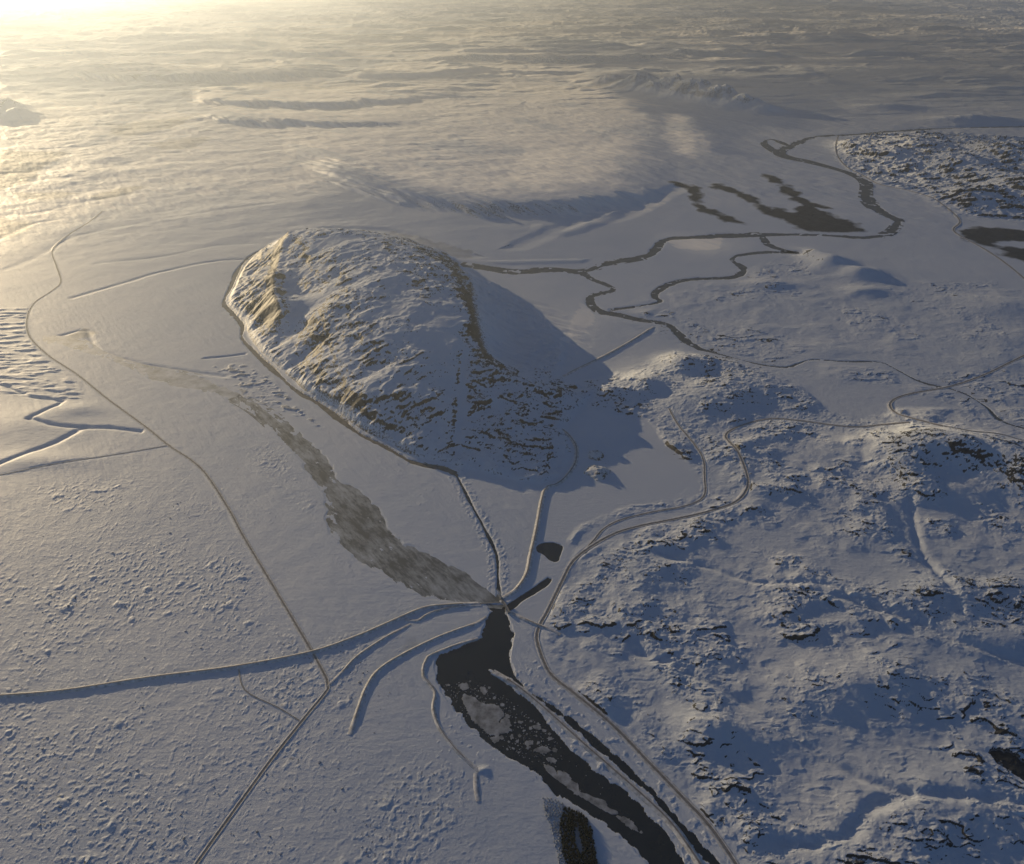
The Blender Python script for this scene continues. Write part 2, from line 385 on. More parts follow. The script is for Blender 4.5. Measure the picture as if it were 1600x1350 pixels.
def add_ledges(mask, wl, amp, seed, ang, stretch=2.2, fine=True):
    if not (mask > .01).any(): return
    rr = np.where((mask > .01).any(1))[0]; cc = np.where((mask > .01).any(0))[0]
    b = (slice(rr[0], rr[-1] + 1), slice(cc[0], cc[-1] + 1))
    x, y = gx[b], gy[b]
    h, dr = ledges(x, y, wl, seed, ang, stretch)
    if fine:
        h2, dr2 = ledges(x + 311, y - 87, wl * .45, seed + 40, ang + .15, stretch)
        h = h + .45 * h2; dr = np.maximum(dr, .75 * dr2)
    bare = sstep(-.3, .25, fbm(x, y, wl * 2.2, 3, seed + 70))
    LEDGE[b] = np.maximum(LEDGE[b], (mask[b] * dr * (.45 + .55 * bare)).astype(np.float32))
    Z[b] += mask[b] * amp * h
    Z[b] += mask[b] * amp * .25 * fbm(x, y, wl * .35, 3, seed + 60)
patch = sstep(-.35, .25, fbm(gx, gy, 380, 2, 77))
mound = fbm(gx, gy, 340, 3, 91)
Z += rough * 13 * sstep(-.25, .5, mound) + spur * 9 * sstep(-.2, .5, mound) + mid * 5 * sstep(-.2, .5, mound)
Z += rough * 3.5 * fbm(gx, gy, 110, 3, 95)
add_ledges(rough * (.22 + .78 * sstep(-.15, .3, mound + .5 * patch - .3)), 66, 6.2, 101, -.05)
add_ledges(rough * sstep(-.3, .2, mound + .6 * fbm(gx, gy, 240, 2, 99)), 33, 2.6, 111, -.32, 3.2)
add_ledges(spur * (.5 + .5 * sstep(-.1, .3, mound)), 62, 5.5, 131, .05)
add_ledges(spur * (.4 + .6 * sstep(-.2, .3, mound)), 34, 2.8, 135, -.1)
add_ledges(mid * (.25 + .75 * sstep(-.1, .4, fbm(gx, gy, 700, 2, 78))), 75, 4.0, 151, -.05)
add_ledges(farrug, 170, 26.0, 171, .1)
farland = region([(-700, 330), (200, 300), (480, 300), (560, 270), (900, 290), (1000, 240), (1180, 200), (1300, 190), (2300, 190), (2300, 90), (-700, 90)], 30)
keep = LEDGE.copy()
add_ledges(farland * (.3 + .7 * sstep(-.2, .3, fbm(gx, gy, 3000, 2, 181))), 900, 9.0, 183, .12, 4.0)
add_ledges(sstep(13000, 19000, Y).astype(np.float32) * (1 - sstep(60000, 100000, Y)).astype(np.float32), 2300, 95.0, 187, .0, 5.0)
LEDGE = np.maximum(keep, .28 * LEDGE)
hillr = HILLM * sstep(0, -60, HSD)
# smooth snow bowls and gullies on the hill
for (px, py, rx, ry, zc) in [(690, 520, 34, 40, 150), (480, 480, 40, 22, 120), (720, 620, 8, 60, 90), (620, 480, 22, 20, 180), (800, 530, 40, 45, 20), (520, 385, 30, 8, 215)]:
    b, g = gauss(px, py, rx, ry, 1.0, zc=zc, p=1.3)
    hillr[b] *= (1 - .75 * g)
fold = region([(580, 430), (620, 480), (690, 600), (730, 745), (960, 760), (960, 560), (800, 430), (720, 380), (600, 350)], 30)
big_r = fbm(gx[hb] * .62 + gy[hb] * .5, (gy[hb] * .78 - gx[hb] * .62) * 1.0, 260, 4, 197)
Z[hb] += hillr[hb] * 36 * (.35 - np.abs(big_r)) 
add_ledges(hillr * (1 - fold) * (.35 + .65 * sstep(-.2, .2, fbm(gx, gy, 330, 2, 203))), 78, 8.5, 201, .72, 5.0)
add_ledges(hillr * (.35 + .65 * sstep(-.2, .3, fbm(gx, gy, 200, 3, 208))), 38, 4.2, 209, .5, 3.4)
add_ledges(hillr * fold * (.4 + .6 * sstep(-.2, .3, fbm(gx, gy, 170, 3, 218))), 42, 4.0, 219, -.15, 3.0)
add_ledges(hillr * fold, 90, 8.0, 205, -.30, 2.6)
crag = densify([gnd(x_, y_, z_) for x_, y_, z_ in [(454, 368, 190), (441, 390, 150), (435, 412, 145), (430, 440, 150), (432, 466, 140), (441, 490, 115)]], 30)
b, d, _, sd_ = line_dist(crag, 150)
wv = 18 * fbm(gx[b], gy[b], 70, 3, 211)
LEDGE[b] = np.maximum(LEDGE[b], np.where(d < 140, 1 - sstep(25, 60, np.abs(d * sd_ - 35) + wv), 0).astype(np.float32))
Z[b] += 14 * np.exp(-(d / 35) ** 2)
crest = densify([gnd(*p_) for p_ in [(640, 390, 205), (680, 411, 182), (703, 427, 176), (715, 450, 172), (728, 478, 165), (738, 510, 154), (748, 545, 132), (757, 572, 112), (790, 585, 100), (830, 602, 70), (870, 614, 45)]], 30)
b, d, _, sd_ = line_dist(crest, 170)
wv = 75 * fbm(gx[b], gy[b], 110, 5, 213, .65) + 12
LEDGE[b] = np.maximum(LEDGE[b], np.where(d < 150, .62 * (1 - sstep(0, 26, np.abs(d * sd_ - 10) + wv)), 0).astype(np.float32))
Z[b] += 10 * np.exp(-(d / 40) ** 2)
# striped gullied aprons left and right of the hill
def apron(px_pts, ang, wl, amp, seed):
    m = region(px_pts, 8)
    rr = np.where((m > .01).any(1))[0]; cc = np.where((m > .01).any(0))[0]
    b = (slice(rr[0], rr[-1] + 1), slice(cc[0], cc[-1] + 1))
    x, y = gx[b], gy[b]
    u = x * math.cos(ang) + y * math.sin(ang); v = -x * math.sin(ang) + y * math.cos(ang)
    f_ = fbm(u / 7.0, v + 25 * perlin(u / 300, v / 300, seed), wl, 3, seed + 1)
    Z[b] += m[b] * amp * f_
    LEDGE[b] = np.maximum(LEDGE[b], (.42 * m[b] * sstep(-.14, -.30, f_)).astype(np.float32))
apron([(352, 478), (372, 500), (395, 520), (425, 500), (430, 440), (440, 395), (410, 410), (375, 445)], .95, 38, 9.0, 221)
apron([(740, 450), (760, 570), (830, 600), (890, 575), (920, 520), (860, 480), (790, 455)], -.75, 45, 7.0, 231)

# ---- hummocky lava lowland at the left: thousands of small snow-capped knobs
hum = region([(-200, 800), (60, 760), (180, 745), (300, 740), (340, 790), (400, 900), (450, 970), (480, 1010), (620, 960), (560, 890), (520, 860), (500, 790), (470, 730), (420, 690), (380, 700), (470, 800), (560, 900), (640, 950), (560, 1060), (560, 1160), (700, 1200), (740, 1290), (800, 1440), (-200, 1440)], 20)
n1 = fbm(gx, gy, 21, 2, 301); n2 = sstep(-.25, .3, fbm(gx, gy, 420, 3, 305)); n3 = fbm(gx, gy, 75, 3, 309)
big = sstep(.30, .58, n3) * 2.6
small = sstep(.17, .52, n1 + .12 * n2) * 1.15 + sstep(.27, .5, fbm(gx, gy, 13, 2, 303)) * .8
Z += hum * (small * (.42 + .58 * n2) + big * (.1 + .9 * n2) + n3 * .6)
# wind-packed drifts everywhere near
nearm = 1 - sstep(5000, 9000, R2)
Z += nearm * .35 * fbm(gx * .5 + gy * .2, gy, 30, 3, 321)
wu_ = gx * .82 + gy * .57; wv_ = gy * .82 - gx * .57
wst = sstep(-.3, .4, fbm(gx, gy, 600, 3, 323))
Z += nearm * (.25 + .75 * wst) * .9 * fbm(wu_, wv_ * .16, 26, 3, 325)
Z += nearm * .8 * fbm(gx, gy, 110, 3, 327)
Z += nearm * .8 * sstep(.36, .56, fbm(gx, gy, 15, 2, 329)) * sstep(.0, .4, fbm(gx, gy, 300, 3, 328))
# ribbed field at the far left
rib = region([(-150, 482), (40, 482), (44, 520), (60, 550), (120, 600), (130, 625), (60, 625), (0, 612), (-150, 610)], 4)
Z += rib * 4.5 * sstep(-.15, .35, fbm(gx / 4.0, gy, 42, 3, 331))
plots = region([(330, 570), (380, 570), (420, 590), (470, 640), (520, 680), (470, 650), (430, 640), (380, 620), (350, 590)], 4)
Z += plots * 4.0 * sstep(.0, .35, fbm(gx / 1.6, gy, 45, 3, 341))

# ---- gullies at the left
GUL = np.zeros((NR, NC), np.float32)
def gully(px_pts, w, depth):
    pts = densify(gp(px_pts), 40)
    b, d, _, _ = line_dist(pts, w * 3)
    wob = 1 + .4 * fbm(gx[b], gy[b], 90, 2, 351)
    Z[b] -= depth * np.exp(-(d / (w * wob)) ** 2)
    GUL[b] = np.maximum(GUL[b], (d < w * 2.2) * .92)
gully([(-60, 590), (0, 600), (25, 612), (60, 622), (97, 628), (75, 640), (45, 655)], 15, 7)
gully([(45, 655), (80, 664), (130, 668), (170, 668), (220, 674)], 15, 7)
gully([(130, 668), (90, 690), (50, 705), (0, 725), (-60, 745)], 18, 6)
gully([(430, 405), (340, 408), (250, 425), (200, 440), (115, 465)], 24, 4)
gully([(80, 530), (110, 520), (135, 517), (150, 545), (190, 560), (240, 572), (290, 580), (350, 588)], 20, 4)
gully([(320, 560), (360, 556), (382, 553)], 12, 5)
for (px, py, rx, ry) in [(1540, 900, 40, 10)]:
    b, g = gauss(px, py, rx, ry, 1.0); Z[b] -= 5 * g
gully([(1030, 865), (1120, 890), (1180, 910), (1290, 915), (1330, 935)], 16, 5)
gully([(1310, 935), (1420, 970), (1500, 1005), (1600, 1035), (1700, 1060)], 22, 9)
gully([(1000, 1020), (1090, 1060), (1200, 1120), (1260, 1165), (1340, 1215), (1420, 1240)], 18, 8)
gully([(1700, 1270), (1450, 1245), (1360, 1265), (1320, 1310), (1220, 1320)], 20, 9)
gully([(1420, 780), (1440, 860), (1480, 920), (1500, 960)], 18, 6)

gully([(-60, 330), (20, 336), (70, 330), (120, 318), (230, 300)], 60, 3.5)
gully([(10, 420), (60, 400), (110, 372), (200, 352), (330, 330), (420, 318)], 45, 2.5)
gully([(-60, 395), (0, 372), (50, 350), (95, 342)], 50, 4)
gully([(150, 412), (260, 400), (330, 385), (400, 380)], 30, 2)
# ---- old river scarps and long low terraces on the plain beyond the hill
def scarp(px_pts, w, h):
    pts = densify(gp(px_pts), 80)
    b, d, _, sd = line_dist(pts, w * 4)
    Z[b] += h * sstep(-w, w, d * sd) * (1 - sstep(w * 1.5, w * 4, d))
scarp([(800, 380), (860, 355), (900, 340), (960, 335), (1050, 290)], 60, -9)
scarp([(520, 355), (600, 357), (660, 368), (740, 395)], 45, -9)
scarp([(660, 372), (705, 400), (740, 408), (900, 405)], 30, 6)
scarp([(860, 355), (880, 360), (950, 335)], 50, 10)

# ------------------------------------------------------------------ dark bare moor patches
for pp in ([(1050, 284), (1085, 293), (1090, 316), (1120, 333), (1160, 348), (1140, 346), (1100, 330), (1082, 312), (1075, 296)],
           [(1118, 287), (1165, 303), (1205, 328), (1215, 326), (1240, 331), (1262, 318), (1300, 337), (1342, 355), (1335, 360), (1265, 359), (1235, 349), (1200, 332), (1160, 308), (1118, 292)],
           [(1188, 270), (1225, 284), (1238, 300), (1268, 318), (1300, 326), (1262, 322), (1230, 302), (1215, 288)],
           [(1500, 357), (1560, 357), (1620, 364), (1620, 376), (1562, 376), (1556, 384), (1620, 394), (1700, 420), (1620, 412), (1560, 391), (1525, 378)]):
    b, sd = poly_sd(densify(gp(pp), 60, True), 500)
    m = 1 - sstep(-50, 50, sd - 25 + 130 * fbm(gx[b], gy[b], 230, 4, 401))
    HEATH[b] = np.maximum(HEATH[b], m)
    Z[b] += m * 5 * np.abs(fbm(gx[b], gy[b], 60, 3, 405))
for pp, amt in (([(600, 362), (660, 368), (740, 395), (735, 404), (690, 398), (640, 378)], .35), ([(365, 440), (385, 405), (440, 382), (432, 395), (400, 420), (375, 450)], .55),
                ([(100, 525), (130, 512), (150, 520), (140, 530)], .5), ([(640, 1005), (625, 1010), (612, 1020), (630, 1022), (650, 1010)], .3)):
    b, sd = poly_sd(densify(gp(pp), 60, True), 300)
    m = (1 - sstep(-40, 40, sd + 80 * fbm(gx[b], gy[b], 120, 3, 411))) * amt
    HEATH[b] = np.maximum(HEATH[b], m)
sp = sstep(.36, .50, fbm(gx, gy, 11, 2, 431)) * hum * sstep(.1, .7, n2) * .55 + plots * sstep(.05, .3, fbm(gx / 1.6, gy, 45, 3, 341)) * .5
sp = sp + nearm * .35 * sstep(.42, .55, fbm(gx, gy, 12, 2, 433)) * sstep(.1, .4, fbm(gx, gy, 350, 3, 435))
HEATH = np.maximum(HEATH, sp.astype(np.float32))
b, sd = poly_sd(densify(gp([(880, 1262), (893, 1264), (915, 1276), (924, 1295), (930, 1330), (935, 1365), (890, 1365), (880, 1330), (874, 1290)]), 10, True), 40)
HEATH[b] = np.maximum(HEATH[b], .55 * (1 - sstep(-9, 6, sd + 22 * fbm(gx[b], gy[b], 30, 4, 441))))
for pp, amt in (([(-80, 236), (60, 238), (102, 241), (70, 262), (30, 290), (-80, 300)], .55), ([(138, 306), (180, 296), (228, 291), (200, 303), (150, 314)], .5), ([(-40, 338), (45, 346), (38, 366), (-40, 372)], .5),
                ([(20, 302), (100, 300), (120, 304), (60, 314)], .5), ([(190, 195), (300, 186), (250, 206), (180, 212)], .45), ([(230, 226), (330, 216), (280, 236)], .4)):
    b, sd = poly_sd(densify(gp(pp), 60, True), 300)
    HEATH[b] = np.maximum(HEATH[b], (1 - sstep(-60, 60, sd + 110 * fbm(gx[b] * .5, gy[b], 170, 4, 443))) * amt)
# faint bare streaks on the far plain
st = fbm(gx * .35 + gy * .1, gy, 2600, 5, 421, .6)
HEATH = np.maximum(HEATH, (.34 * sstep(.12, .5, st) * sstep(9000, 17000, R2)).astype(np.float32))
st2 = fbm(gx * .4 + gy * .3, gy - .3 * gx, 520, 5, 425, .6)
HEATH = np.maximum(HEATH, (.40 * sstep(.18, .5, st2) * left_far).astype(np.float32))

# sunlit patches painted as brighter snow on the far upland, with ragged edges
SUNPATCH = np.zeros((NR, NC), np.float32)
def sunpatch(px_pts, rag, wl, seed, amt=1.0):
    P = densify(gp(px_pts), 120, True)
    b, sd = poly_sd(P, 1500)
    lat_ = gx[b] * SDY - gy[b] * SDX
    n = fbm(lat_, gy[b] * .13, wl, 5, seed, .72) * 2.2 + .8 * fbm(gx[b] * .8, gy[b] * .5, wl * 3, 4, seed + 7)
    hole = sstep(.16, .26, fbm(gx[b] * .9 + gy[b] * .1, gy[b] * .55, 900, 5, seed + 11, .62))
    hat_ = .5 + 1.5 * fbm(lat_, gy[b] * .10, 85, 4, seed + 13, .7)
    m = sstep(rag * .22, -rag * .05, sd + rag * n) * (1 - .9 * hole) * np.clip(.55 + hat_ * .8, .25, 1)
    SUNPATCH[b] = np.maximum(SUNPATCH[b], (amt * m).astype(np.float32))
sunpatch([(320, 142), (450, 126), (560, 110), (680, 86), (760, 74), (850, 80), (910, 112), (960, 150), (1000, 174), (990, 230), (985, 276), (930, 306), (860, 316), (780, 322), (700, 308), (590, 290), (540, 268), (500, 244), (400, 192), (330, 170)], 420, 420, 1201)
sunpatch([(130, 38), (262, 36), (480, 62), (490, 94), (430, 116), (210, 119), (132, 108)], 900, 700, 1221)
sunpatch([(1038, 182), (1062, 178), (1078, 205), (1090, 240), (1062, 243), (1042, 215)], 120, 200, 1231)
sunpatch([(1084, 200), (1098, 205), (1112, 236), (1104, 238)], 60, 120, 1241)
sunpatch([(1045, 372), (1125, 372), (1115, 390), (1060, 388)], 40, 120, 1251)
sunpatch([(905, 470), (922, 478), (925, 500), (890, 535), (878, 530), (900, 495)], 40, 120, 1253, .7)
sunpatch([(300, 185), (430, 208), (500, 246), (470, 290), (330, 300), (150, 320), (-150, 360), (-150, 150), (130, 165)], 500, 500, 1261, .75)
sunpatch([(820, 328), (900, 318), (1000, 300), (1050, 292), (1040, 318), (960, 330), (880, 340)], 120, 200, 1271, .8)
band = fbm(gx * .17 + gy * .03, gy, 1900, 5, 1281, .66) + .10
SUNPATCH = np.maximum(SUNPATCH, (sstep(.02, .12, band) * sstep(16000, 24000, Y)).astype(np.float32))

# ------------------------------------------------------------------ flats: lake ice, river beds, water
def flatten(sd, b, soft, level):
    k = sstep(-soft * .2, soft, sd)
    Z[b] = Z[b] * k + level * (1 - k)
lake_poly = densify(gp(LAKE), 40, True)
b, sd = poly_sd(lake_poly, 160)
sd = sd + 14 * fbm(gx[b], gy[b], 70, 3, 501)
flatten(sd, b, 22, -0.4)
LAKEM = np.zeros((NR, NC), bool); LAKEM[b] = sd < 0
LAKE_SD = np.full((NR, NC), 160.); LAKE_SD[b] = sd

def carve(sd, b, bank, bed, shoulder=90.0, top=.8):
    k = sstep(0, shoulder, sd)
    Z[b] = Z[b] * k + np.minimum(Z[b], top) * (1 - k) if top is not None else Z[b]
    k = sstep(-bank, bank, sd)
    Z[b] = Z[b] * k + bed * (1 - k)

def river_pts(px_pts, w):
    p = densify(gp(px_pts), 35)
    s = np.cumsum(np.r_[0, np.hypot(np.diff(p[:, 0]), np.diff(p[:, 1]))])
    ww = w * (1 + .30 * np.sin(s / (w * 5.1) + w) + .18 * np.sin(s / (w * 2.3)))
    return np.c_[p, ww]
water_lines = []
for px_pts, w in RIVER_W:
    p = river_pts(px_pts, w); water_lines.append((p, w))
    b, d, ww, _ = line_dist(p, w * 2 + 120)
    carve(d - ww * .5 + w * .34 * fbm(gx[b], gy[b], w * 1.5, 4, 511, .6), b, max(5, w * .10), -1.5, 110, .9)
    bar = sstep(.22, .40, fbm(gx[b], gy[b], w * 1.1, 3, 513)) * (d < ww * .8)
    Z[b] = Z[b] * (1 - bar) + np.maximum(Z[b], -.25) * bar
for px_pts, w, bed in (STREAM + (-3.0,), DRAIN + (-3.0,)):
    p = river_pts(px_pts, w); water_lines.append((p, w))
    b, d, ww, _ = line_dist(p, w * 2 + 60)
    carve(d - ww * .5 + w * .25 * fbm(gx[b], gy[b], w * 1.5, 3, 515), b, 5, bed, 40, 2.5)
bk = densify(gp(DRAIN[0]), 30)
b, d, _, _ = line_dist(bk, 60)
Z[b] += 3.0 * np.clip(fbm(gx[b], gy[b], 17, 3, 517) + .15, 0, 1) * sstep(8, 14, d) * (1 - sstep(30, 48, d))
def carve_poly(px_pts, step, warp, bank, bed, top=.6, shoulder=60, wl=60):
    P = densify(gp(px_pts), step, True) if step else np.array(gp(px_pts))
    b, sd = poly_sd(P, 140)
    sd = sd + warp * fbm(gx[b], gy[b], wl, 4, 521)
    carve(sd, b, bank, bed, shoulder, top)
    return P
bank = region([(800, 1040), (850, 1030), (905, 1085), (1010, 1185), (1110, 1290), (1190, 1420), (1080, 1420), (1000, 1300), (900, 1200), (830, 1110), (775, 1055)], 4)
uu = gx * .55 - gy * .835; vv = gx * .835 + gy * .55
Z += bank * (1.5 * fbm(uu / 9, vv + 8 * perlin(uu / 160, vv / 160, 541), 16, 3, 543) + 1.2 * sstep(.2, .5, fbm(gx, gy, 24, 2, 545)))
P_ICE = carve_poly(ICE_RIVER, 40, 26, 9, -1.5, .5, 90, 90)
b, sd = poly_sd(P_ICE, 60)
u_ = gx[b] * .6 - gy[b] * .8; v_ = gx[b] * .8 + gy[b] * .6
isl = fbm(u_ * .35, v_, 38, 5, 531, .62) + .25 * fbm(gx[b], gy[b], 260, 2, 533) + .30 * sstep(-45, 5, sd)
bar = sstep(.30, .42, isl) * (sd < 20)
Z[b] = Z[b] * (1 - bar) + np.maximum(Z[b], -.50) * bar
P_RES = carve_poly(RESERVOIR, 0, 7, 3.5, -5.0, 1.6, 30, 30)
b, sd = poly_sd(P_RES, 30)
shf = (sd > -11 * np.clip(.35 + 1.6 * fbm(gx[b], gy[b], 45, 4, 535), 0, 1.6)) & (sd < 12)
Z[b] = np.where(shf, np.maximum(Z[b], -1.62), Z[b])
P_ARM = carve_poly(ARM, 15, 5, 3, -4.0)
P_POND = carve_poly(POND, 10, 6, 3, -4.0)
b, sd = poly_sd(densify(gp(TARN), 20, True), 60)
m = 1 - sstep(-8, 8, sd + 62 * fbm(gx[b], gy[b], 70, 5, 551, .65))
HEATH[b] = np.maximum(HEATH[b], m); Z[b] -= 7 * m

# a smoothed bed for every road so that its ribbon lies true
def zsample(x, y):
    """height of the ground grid at map points"""
    x = np.atleast_1d(np.asarray(x, float)); y = np.atleast_1d(np.asarray(y, float))
    fr = np.interp(y, Yr, np.arange(NR)); fc = np.interp(x / (y * cP + CAM_H * sP), sc_, np.arange(NC))
    r = np.clip(fr.astype(int), 0, NR - 2); c = np.clip(fc.astype(int), 0, NC - 2)
    a = fr - r; d = fc - c
    return (Z[r, c] * (1 - a) * (1 - d) + Z[r + 1, c] * a * (1 - d) + Z[r, c + 1] * (1 - a) * d + Z[r + 1, c + 1] * a * d)

def smooth1(a, n):
    k = np.hanning(2 * n + 3)[1:-1]; k /= k.sum()
    return np.convolve(np.pad(a, n, mode='edge'), k, mode='valid')

def road_path(px_pts, n=6, raise_=0.0, zmin=.4):
    p = densify(gp(px_pts), 22)
    z = np.maximum(smooth1(zsample(p[:, 0], p[:, 1]), n), zmin) + raise_
    return np.c_[p, z]

def bed(path, half, blend):
    b, d, zz, _ = line_dist(path, half + blend)
    k = sstep(half, half + blend, d)
    Z[b] = Z[b] * k + (zz - .6) * (1 - k)

roads = []
for nm, px_pts, w in (('main', ROAD_MAIN, 9), ('shore', ROAD_SHORE, 8), ('upper', ROAD_UPPER, 6), ('left', ROAD_LEFT, 6.5), ('fence', TRACK_FENCE, 2.6), ('west', TRACK_WEST, 4), ('far', ROAD_FAR, 11), ('east', TRACK_EAST, 5)):
    p = road_path(px_pts)
    bed(p, w * .5 + 3, 12)
    roads.append((nm, p, w))
for (px, py, rx, ry, z) in [(904, 1156, 7, 5, 5), (942, 1192, 5, 8, 5), (756, 1203, 9, 5, 5)]:
    rise(px, py, rx, ry, z)
print('relief done')

# ------------------------------------------------------------------ rock where the ground is steep
def slope():
    dzr = np.gradient(Z, axis=0) / np.gradient(Y, axis=0)
    dxc = np.gradient(X, axis=1)
    dzc = np.gradient(Z, axis=1) / dxc
    # rows lie along a slanted direction when s is fixed: take that out
    dxr = np.gradient(X, axis=0) / np.gradient(Y, axis=0)
    zy = dzr - dxr * dzc
    return dzc, zy
sx, sy = slope()
SL = np.hypot(sx, sy)
brk = fbm(gx, gy, 22, 3, 601)
flank = region([(690, 395), (715, 425), (735, 470), (745, 540), (760, 575), (820, 592), (880, 560), (860, 490), (790, 430), (740, 400)], 10)
LEDGE *= 1 - .35 * HILLM * (1 - fold)
ROCK = sstep(.36, .58, SL + .18 * brk).astype(np.float32)
ROCK = np.maximum(ROCK, .95 * LEDGE)
ROCK *= (1 - .95 * sstep(7600, 8400, Y) * (1 - np.clip(farrug, 0, 1)) * (1 - sstep(60, 120, lump_m)))
ROCK *= np.clip(HILLM + rough + spur + mid + farrug + hum + .5, 0, 1)
ROCK *= (1 - .8 * HEATH) * (1 - GUL) * (1 - .7 * HILLM * sstep(-110, -30, HSD)) * (1 - .72 * flank)

# ------------------------------------------------------------------ materials
def mat_new(name):
    m = bpy.data.materials.new(name); m.use_nodes = True
    nt = m.node_tree
    return m, nt, nt.nodes['Principled BSDF']

def N(nt, t, **kw):
    n = nt.nodes.new(t)
    for k, v in kw.items(): setattr(n, k, v)
    return n

def noise(nt, coord, scale, detail=4, rough=.55, vec=None):
    n = N(nt, 'ShaderNodeTexNoise'); n.inputs['Scale'].default_value = scale
    n.inputs['Detail'].default_value = detail; n.inputs['Roughness'].default_value = rough
    nt.links.new(coord, n.inputs['Vector'])
    return n.outputs['Fac']

def ramp(nt, fac, a, b, ca=(0, 0, 0, 1), cb=(1, 1, 1, 1)):
    r = N(nt, 'ShaderNodeValToRGB'); e = r.color_ramp.elements
    e[0].position = a; e[0].color = ca; e[1].position = b; e[1].color = cb
    nt.links.new(fac, r.inputs[0]); return r.outputs[0]

def mixc(nt, fac, a, b):
    m = N(nt, 'ShaderNodeMix', data_type='RGBA')
    for s, v in ((m.inputs[0], fac), (m.inputs[6], a), (m.inputs[7], b)):
        if isinstance(v, (tuple, list, float, int)): s.default_value = v
        else: nt.links.new(v, s)
    return m.outputs[2]

def math_(nt, op, a, b=None, clamp=False):
    m = N(nt, 'ShaderNodeMath', operation=op, use_clamp=clamp)
    for s, v in ((m.inputs[0], a), (m.inputs[1], b)):
        if v is None: continue
        if isinstance(v, (int, float)): s.default_value = v
        else: nt.links.new(v, s)
    return m.outputs[0]

def snow_material():
    m, nt, p = mat_new('snow_ground')
    L = nt.links.new
    pos = N(nt, 'ShaderNodeNewGeometry').outputs['Position']
    at = lambda n: (lambda a: a.outputs['Fac'])(N(nt, 'ShaderNodeAttribute', attribute_name=n))
    n_f = noise(nt, pos, .09, 5, .6)
    n_m = noise(nt, pos, .012, 4, .5)
    n_b = noise(nt, pos, .0016, 5, .6)
    snow = mixc(nt, ramp(nt, n_b, .35, .65), (.64, .70, .78, 1), (.70, .745, .81, 1))
    snow = mixc(nt, at('sunpatch'), snow, (.90, .90, .90, 1))  # sunlight painted in: paler snow colour over the sunlit patches
    rockc = mixc(nt, ramp(nt, n_f, .35, .65), (.021, .023, .026, 1), (.064, .064, .065, 1))
    heath = mixc(nt, ramp(nt, n_m, .35, .65), (.013, .018, .026, 1), (.04, .046, .056, 1))
    ra = math_(nt, 'ADD', at('rock'), math_(nt, 'MULTIPLY', math_(nt, 'SUBTRACT', n_f, .5), 1.1))
    rk = ramp(nt, ra, .42, .62)
    hs = ramp(nt, math_(nt, 'ADD', at('heath'), math_(nt, 'MULTIPLY', math_(nt, 'SUBTRACT', n_m, .5), .5)), .12, .9)
    c = mixc(nt, hs, snow, heath)
    c = mixc(nt, rk, c, rockc)
    L(c, p.inputs['Base Color'])
    p.inputs['Roughness'].default_value = .62
    p.inputs['Specular IOR Level'].default_value = .2
    # wind ripples and crust
    mp = N(nt, 'ShaderNodeMapping'); mp.inputs['Scale'].default_value = (.35, 1.0, 1.0); mp.inputs['Rotation'].default_value = (0, 0, .3)
    L(pos, mp.inputs['Vector'])
    w1 = noise(nt, mp.outputs[0], .07, 5, .6)
    h = math_(nt, 'ADD', math_(nt, 'MULTIPLY', w1, 1.0), math_(nt, 'MULTIPLY', n_f, .8))
    bp = N(nt, 'ShaderNodeBump'); bp.inputs['Strength'].default_value = .55; bp.inputs['Distance'].default_value = 1.6
    L(h, bp.inputs['Height']); L(bp.outputs[0], p.inputs['Normal'])
    return m

def simple(name, c1, c2, scale, rough=.7, bump=0.0, detail=5, stretch=None, spec=.3):
    m, nt, p = mat_new(name)
    pos = N(nt, 'ShaderNodeNewGeometry').outputs['Position']
    if stretch:
        mp = N(nt, 'ShaderNodeMapping'); mp.inputs['Scale'].default_value = stretch
        nt.links.new(pos, mp.inputs['Vector']); pos = mp.outputs[0]
    n = noise(nt, pos, scale, detail, .6)
    nt.links.new(mixc(nt, ramp(nt, n, .35, .65), c1 + (1,), c2 + (1,)), p.inputs['Base Color'])
    p.inputs['Roughness'].default_value = rough
    p.inputs['Specular IOR Level'].default_value = spec
    if bump:
        bp = N(nt, 'ShaderNodeBump'); bp.inputs['Strength'].default_value = .5; bp.inputs['Distance'].default_value = bump
        nt.links.new(n, bp.inputs['Height']); nt.links.new(bp.outputs[0], p.inputs['Normal'])
    return m

M_SNOW = snow_material()
M_WATER = simple('dark_water', (.012, .020, .028), (.018, .027, .036), .01, .1, .03, spec=.8)
M_RIVER = simple('river_ice', (.06, .08, .105), (.12, .145, .17), .02, .65, .1)
M_STREAM = simple('stream_ice', (.10, .095, .085), (.20, .185, .16), .03, .5, .2)
M_FLOE = simple('floe_snow', (.16, .17, .18), (.50, .52, .55), .035, .7, .2)
M_ROAD = simple('gravel_road', (.20, .19, .18), (.34, .33, .32), .08, .9, .1)
M_EMB = simple('snowy_bank', (.42, .42, .42), (.80, .80, .80), .07, .8, .8)
M_ROCK = simple('dark_rock', (.05, .045, .04), (.15, .13, .11), .25, .9, .6)
M_CONC = simple('concrete', (.28, .28, .27), (.36, .35, .34), .3, .85, .05)
M_STEEL = simple('grey_steel', (.14, .15, .16), (.20, .21, .22), .5, .5, .02)
M_NEEDLE = simple('spruce_needles', (.014, .022, .018), (.03, .042, .03), .8, .9, .2)
M_BARK = simple('bark', (.05, .04, .03), (.08, .06, .05), 1.0, .9, .05)
M_FROST = simple('frosted_needles', (.25, .26, .26), (.62, .64, .66), .6, .9, .2)

